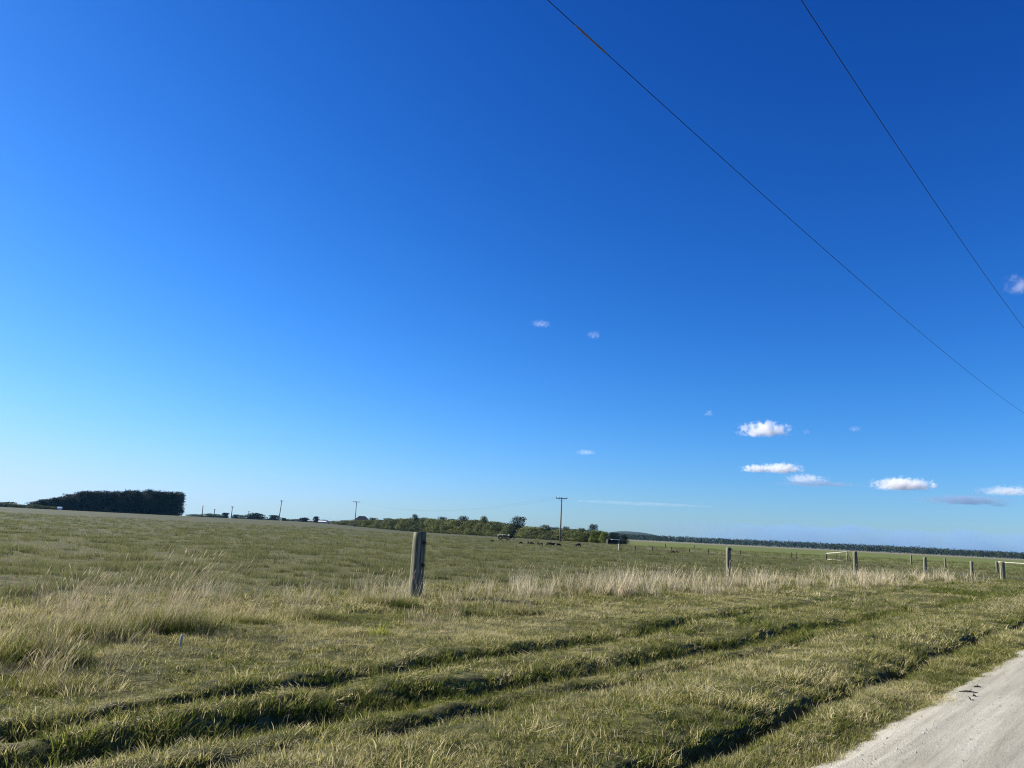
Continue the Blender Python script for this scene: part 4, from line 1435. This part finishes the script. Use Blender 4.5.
cloud(541, 324, 26, 8, 3000, CM_thin, 'tiny bright ragged cloud high in the middle of the sky, left of its pair')
cloud(593.5, 335.5, 18, 9, 3000, CM_thin, 'tiny pale oval cloud high in the middle of the sky, right of its pair')
cloud(586, 452.5, 25, 6, 5600, CM_thin, 'faint thin cloud streak low in the sky above the tallest utility pole')
cloud(709, 413.5, 11, 7, 5200, CM_thin, 'tiny cloud puff above and left of the bright long cloud')
cloud(764, 430.5, 56, 15, 5200, CM_white, 'bright puffy cloud, higher of the two stacked over the paddock')
cloud(806, 432, 9, 5, 5200, CM_thin, 'faint scrap of cloud trailing right of the bright puffy cloud')
cloud(855, 429, 14, 6, 5200, CM_thin, 'small faint pinkish cloud alone right of the bright puffy cloud')
cloud(756, 469, 32, 8, 7800, CM_white, 'left lobe of the ragged cloud below the puffy one')
cloud(781, 469, 46, 10, 7800, CM_white, 'bright flat cloud directly below the puffy one')
cloud(806, 479, 46, 9, 8200, CM_thin, 'dim broken cloud under the right end of the flat one')
cloud(818, 484, 84, 5, 8600, CM_grey, 'long grey shadowy cloud strip under the broken cloud')
cloud(903, 485, 58, 12, 8600, CM_white, 'bright wedge shaped cloud with a grey base, above the corner of the fence')
cloud(965, 500.5, 84, 9, 9800, CM_grey, 'long flat grey cloud under the wedge shaped cloud')
cloud(1010, 491.5, 56, 9, 9200, CM_thin, 'pinkish flat cloud cut by the right frame edge')
cloud(1022, 285.5, 34, 19, 2400, CM_thin, 'pale lavender cloud cut by the right frame edge, highest of all')
cloud(978, 494, 16, 5, 9400, CM_grey, 'small dark cloud scrap between the wedge cloud and the pinkish one')
cloud(1000, 505, 20, 4, 9800, CM_grey, 'small dark cloud scrap below the pinkish flat cloud')

# far bank of cloud lying along the right horizon
def cloud_bank():
    m = bpy.data.materials.new('cloud_bank'); m.use_nodes = True
    t = NT(m); t.n.remove(t.n['Principled BSDF'])
    pv = t.add('ShaderNodeVolumePrincipled')
    pv.inputs['Color'].default_value = (0.31, 0.50, 0.75, 1)  # distance haze is put into the cloud's colour as a blue tint
    tc = t.add('ShaderNodeTexCoord'); P = tc.outputs['Object']
    g = t.mapping(P, (1 / 900, 1 / 900, 1 / 260))
    n = t.noise(g, 1.3, 5, 0.62)
    sx = t.add('ShaderNodeSeparateXYZ'); t.l.new(P, sx.inputs[0])
    hgt_ = t.math('DIVIDE', sx.outputs[2], 470)
    k = t.math('SUBTRACT', t.math('ADD', 0.86, t.math('MULTIPLY', t.math('SUBTRACT', n, 0.5), 0.9)), hgt_)
    ed = t.add('ShaderNodeMapRange'); ed.interpolation_type = 'SMOOTHSTEP'
    ed.inputs['From Max'].default_value = 0.16
    t.l.new(k, ed.inputs['Value'])
    fd = t.add('ShaderNodeMapRange'); fd.interpolation_type = 'SMOOTHSTEP'           # thins out to the left
    fd.inputs['From Min'].default_value = -4600; fd.inputs['From Max'].default_value = -900
    t.l.new(sx.outputs[0], fd.inputs['Value'])
    br = t.ramp(n, [(0.35, 0.5), (0.65, 1.3)])
    dn = t.math('MULTIPLY', t.math('MULTIPLY', ed.outputs[0], fd.outputs[0]), t.math('MULTIPLY', br, 0.00075))
    t.l.new(dn, pv.inputs['Density'])
    t.l.new(pv.outputs[0], t.n['Material Output'].inputs['Volume'])
    b = MB(); b.box((0, 0, 235), (11000, 1500, 470))
    x, y = at(880, 15000)
    o = b.build('cloud', m, None, False, (x, y, 0))
    o.rotation_euler = (0, 0, -math.atan2(x, y))
    tag(o, 'long low blue grey cloud bank lying along the right horizon', 'cloud')


cloud_bank()

# contrail
def contrail():
    m = bpy.data.materials.new('contrail'); m.use_nodes = True
    t = NT(m); t.n.remove(t.n['Principled BSDF'])
    pv = t.add('ShaderNodeVolumePrincipled'); pv.inputs['Color'].default_value = (1, 1, 1, 1)
    tc = t.add('ShaderNodeTexCoord')
    n = t.noise(t.mapping(tc.outputs['Object'], (1 / 160, 1 / 50, 1 / 50)), 1.0, 4, 0.6)
    t.l.new(t.math('MULTIPLY', t.math('SUBTRACT', n, 0.22, True), 0.010), pv.inputs['Density'])
    t.l.new(pv.outputs[0], t.n['Material Output'].inputs['Volume'])
    D = 9000
    def pt(px, py):
        d = ray(px, py); d = d / math.hypot(d[0], d[1]); return Vector(d * D)
    a, c, e = pt(577, 500.6), pt(640, 503.6), pt(712, 506.5)
    mid = c.copy()
    o = MB().tube([a - mid, (a + c) / 2 - mid, Vector((0, 0, 0)), (c + e) / 2 - mid, e - mid], [14, 20, 22, 20, 10], 10).build('contrail', m, None, False, mid)
    tag(o, 'thin white contrail low in the sky right of the tallest utility pole', 'contrail')


contrail()

# ------------------------------------------------------------------ the air itself
def haze():
    m = bpy.data.materials.new('haze'); m.use_nodes = True
    t = NT(m); t.n.remove(t.n['Principled BSDF'])
    pv = t.add('ShaderNodeVolumePrincipled')
    pv.inputs['Color'].default_value = (0.22, 0.60, 1.0, 1)
    pv.inputs['Density'].default_value = 0.000035
    pv.inputs['Anisotropy'].default_value = 0.4
    t.l.new(pv.outputs[0], t.n['Material Output'].inputs['Volume'])
    o = MB().box((0, 0, 13), (6800, 6800, 30)).build('haze', m)
    tag(o, 'thin blue air over the paddocks', 'haze', kind='stuff')


haze()

# ------------------------------------------------------------------ camera
cam_d = bpy.data.cameras.new('camera')
cam = bpy.data.objects.new('camera', cam_d); COL.objects.link(cam)
cam_d.sensor_width = 36; cam_d.sensor_fit = 'HORIZONTAL'
cam_d.lens = 36 * F / 1024
cam_d.clip_start = 0.05; cam_d.clip_end = 80000
mw = Matrix(((cr[0], cu[0], -cf[0], 0), (cr[1], cu[1], -cf[1], 0), (cr[2], cu[2], -cf[2], EYE), (0, 0, 0, 1)))
cam.matrix_world = mw
scene.camera = cam
# ------------------------------------------------------------------ light
EXPOSURE = 1.2
SKY_GRADE = ((2.376, 2.3, 2.70, 1, 99), (1.60, 1.55, 0.935, 2, 1.03), (1.85, 1.17, 0.0, 1, 99))      # gain, power, shoulder, its power, top
SUN_AZ = math.radians(-71)       # clockwise from +Y: low on the left
SUN_EL = math.radians(27)
w = bpy.data.worlds.new('World'); scene.world = w; w.use_nodes = True
nt = w.node_tree
sky = nt.nodes.new('ShaderNodeTexSky'); sky.sky_type = 'NISHITA'; sky.sun_disc = False
sky.sun_elevation = SUN_EL; sky.sun_rotation = SUN_AZ
sky.altitude = 50; sky.air_density = 1.0; sky.dust_density = 0.25; sky.ozone_density = 3.0
bg = nt.nodes['Background']; bg.inputs['Strength'].default_value = 0.10
# deepen the clear sky's blue: one power and gain per channel on the Sky Texture
sp_ = nt.nodes.new('ShaderNodeSeparateColor'); cbn = nt.nodes.new('ShaderNodeCombineColor')
nt.links.new(sky.outputs[0], sp_.inputs[0])
for ch, (gain, pw, kn, kp, top) in enumerate(SKY_GRADE):
    a_ = nt.nodes.new('ShaderNodeMath'); a_.operation = 'MULTIPLY'; a_.inputs[1].default_value = 0.1
    b_ = nt.nodes.new('ShaderNodeMath'); b_.operation = 'POWER'; b_.inputs[1].default_value = pw
    c_ = nt.nodes.new('ShaderNodeMath'); c_.operation = 'MULTIPLY'; c_.inputs[1].default_value = gain / (0.1 * 2 ** EXPOSURE)
    nt.links.new(sp_.outputs[ch], a_.inputs[0]); nt.links.new(a_.outputs[0], b_.inputs[0])
    e_ = nt.nodes.new('ShaderNodeMath'); e_.operation = 'MULTIPLY_ADD'; e_.inputs[1].default_value = kn; e_.inputs[2].default_value = 1.0
    f_ = nt.nodes.new('ShaderNodeMath'); f_.operation = 'DIVIDE'
    g_ = nt.nodes.new('ShaderNodeMath'); g_.operation = 'MINIMUM'; g_.inputs[1].default_value = top
    h_ = nt.nodes.new('ShaderNodeMath'); h_.operation = 'POWER'; h_.inputs[1].default_value = kp
    nt.links.new(b_.outputs[0], g_.inputs[0]); nt.links.new(g_.outputs[0], h_.inputs[0])
    nt.links.new(h_.outputs[0], e_.inputs[0]); nt.links.new(g_.outputs[0], f_.inputs[0]); nt.links.new(e_.outputs[0], f_.inputs[1])
    nt.links.new(f_.outputs[0], c_.inputs[0]); nt.links.new(c_.outputs[0], cbn.inputs[ch])
nt.links.new(cbn.outputs[0], bg.inputs[0])
sd = bpy.data.lights.new('sun', 'SUN'); sd.energy = 5.0; sd.angle = math.radians(0.53); sd.color = (1.0, 0.95, 0.87)
so = bpy.data.objects.new('sun', sd); COL.objects.link(so)
sdir = Vector((math.sin(SUN_AZ) * math.cos(SUN_EL), math.cos(SUN_AZ) * math.cos(SUN_EL), math.sin(SUN_EL)))
so.rotation_euler = sdir.to_track_quat('Z', 'Y').to_euler()
so.location = sdir * 50

scene.view_settings.view_transform = 'Standard'
scene.view_settings.look = 'None'
scene.view_settings.gamma = 1.0
scene.view_settings.exposure = EXPOSURE
scene.cycles.filter_width = 1.1
scene.cycles.max_bounces = 8
scene.cycles.transparent_max_bounces = 16
scene.cycles.volume_bounces = 3
scene.cycles.volume_step_rate = 0.5
scene.cycles.use_denoising = True
scene.cycles.denoiser = 'OPENIMAGEDENOISE'
scene.cycles.denoising_input_passes = 'RGB_ALBEDO_NORMAL'
scene.cycles.denoising_prefilter = 'NONE'
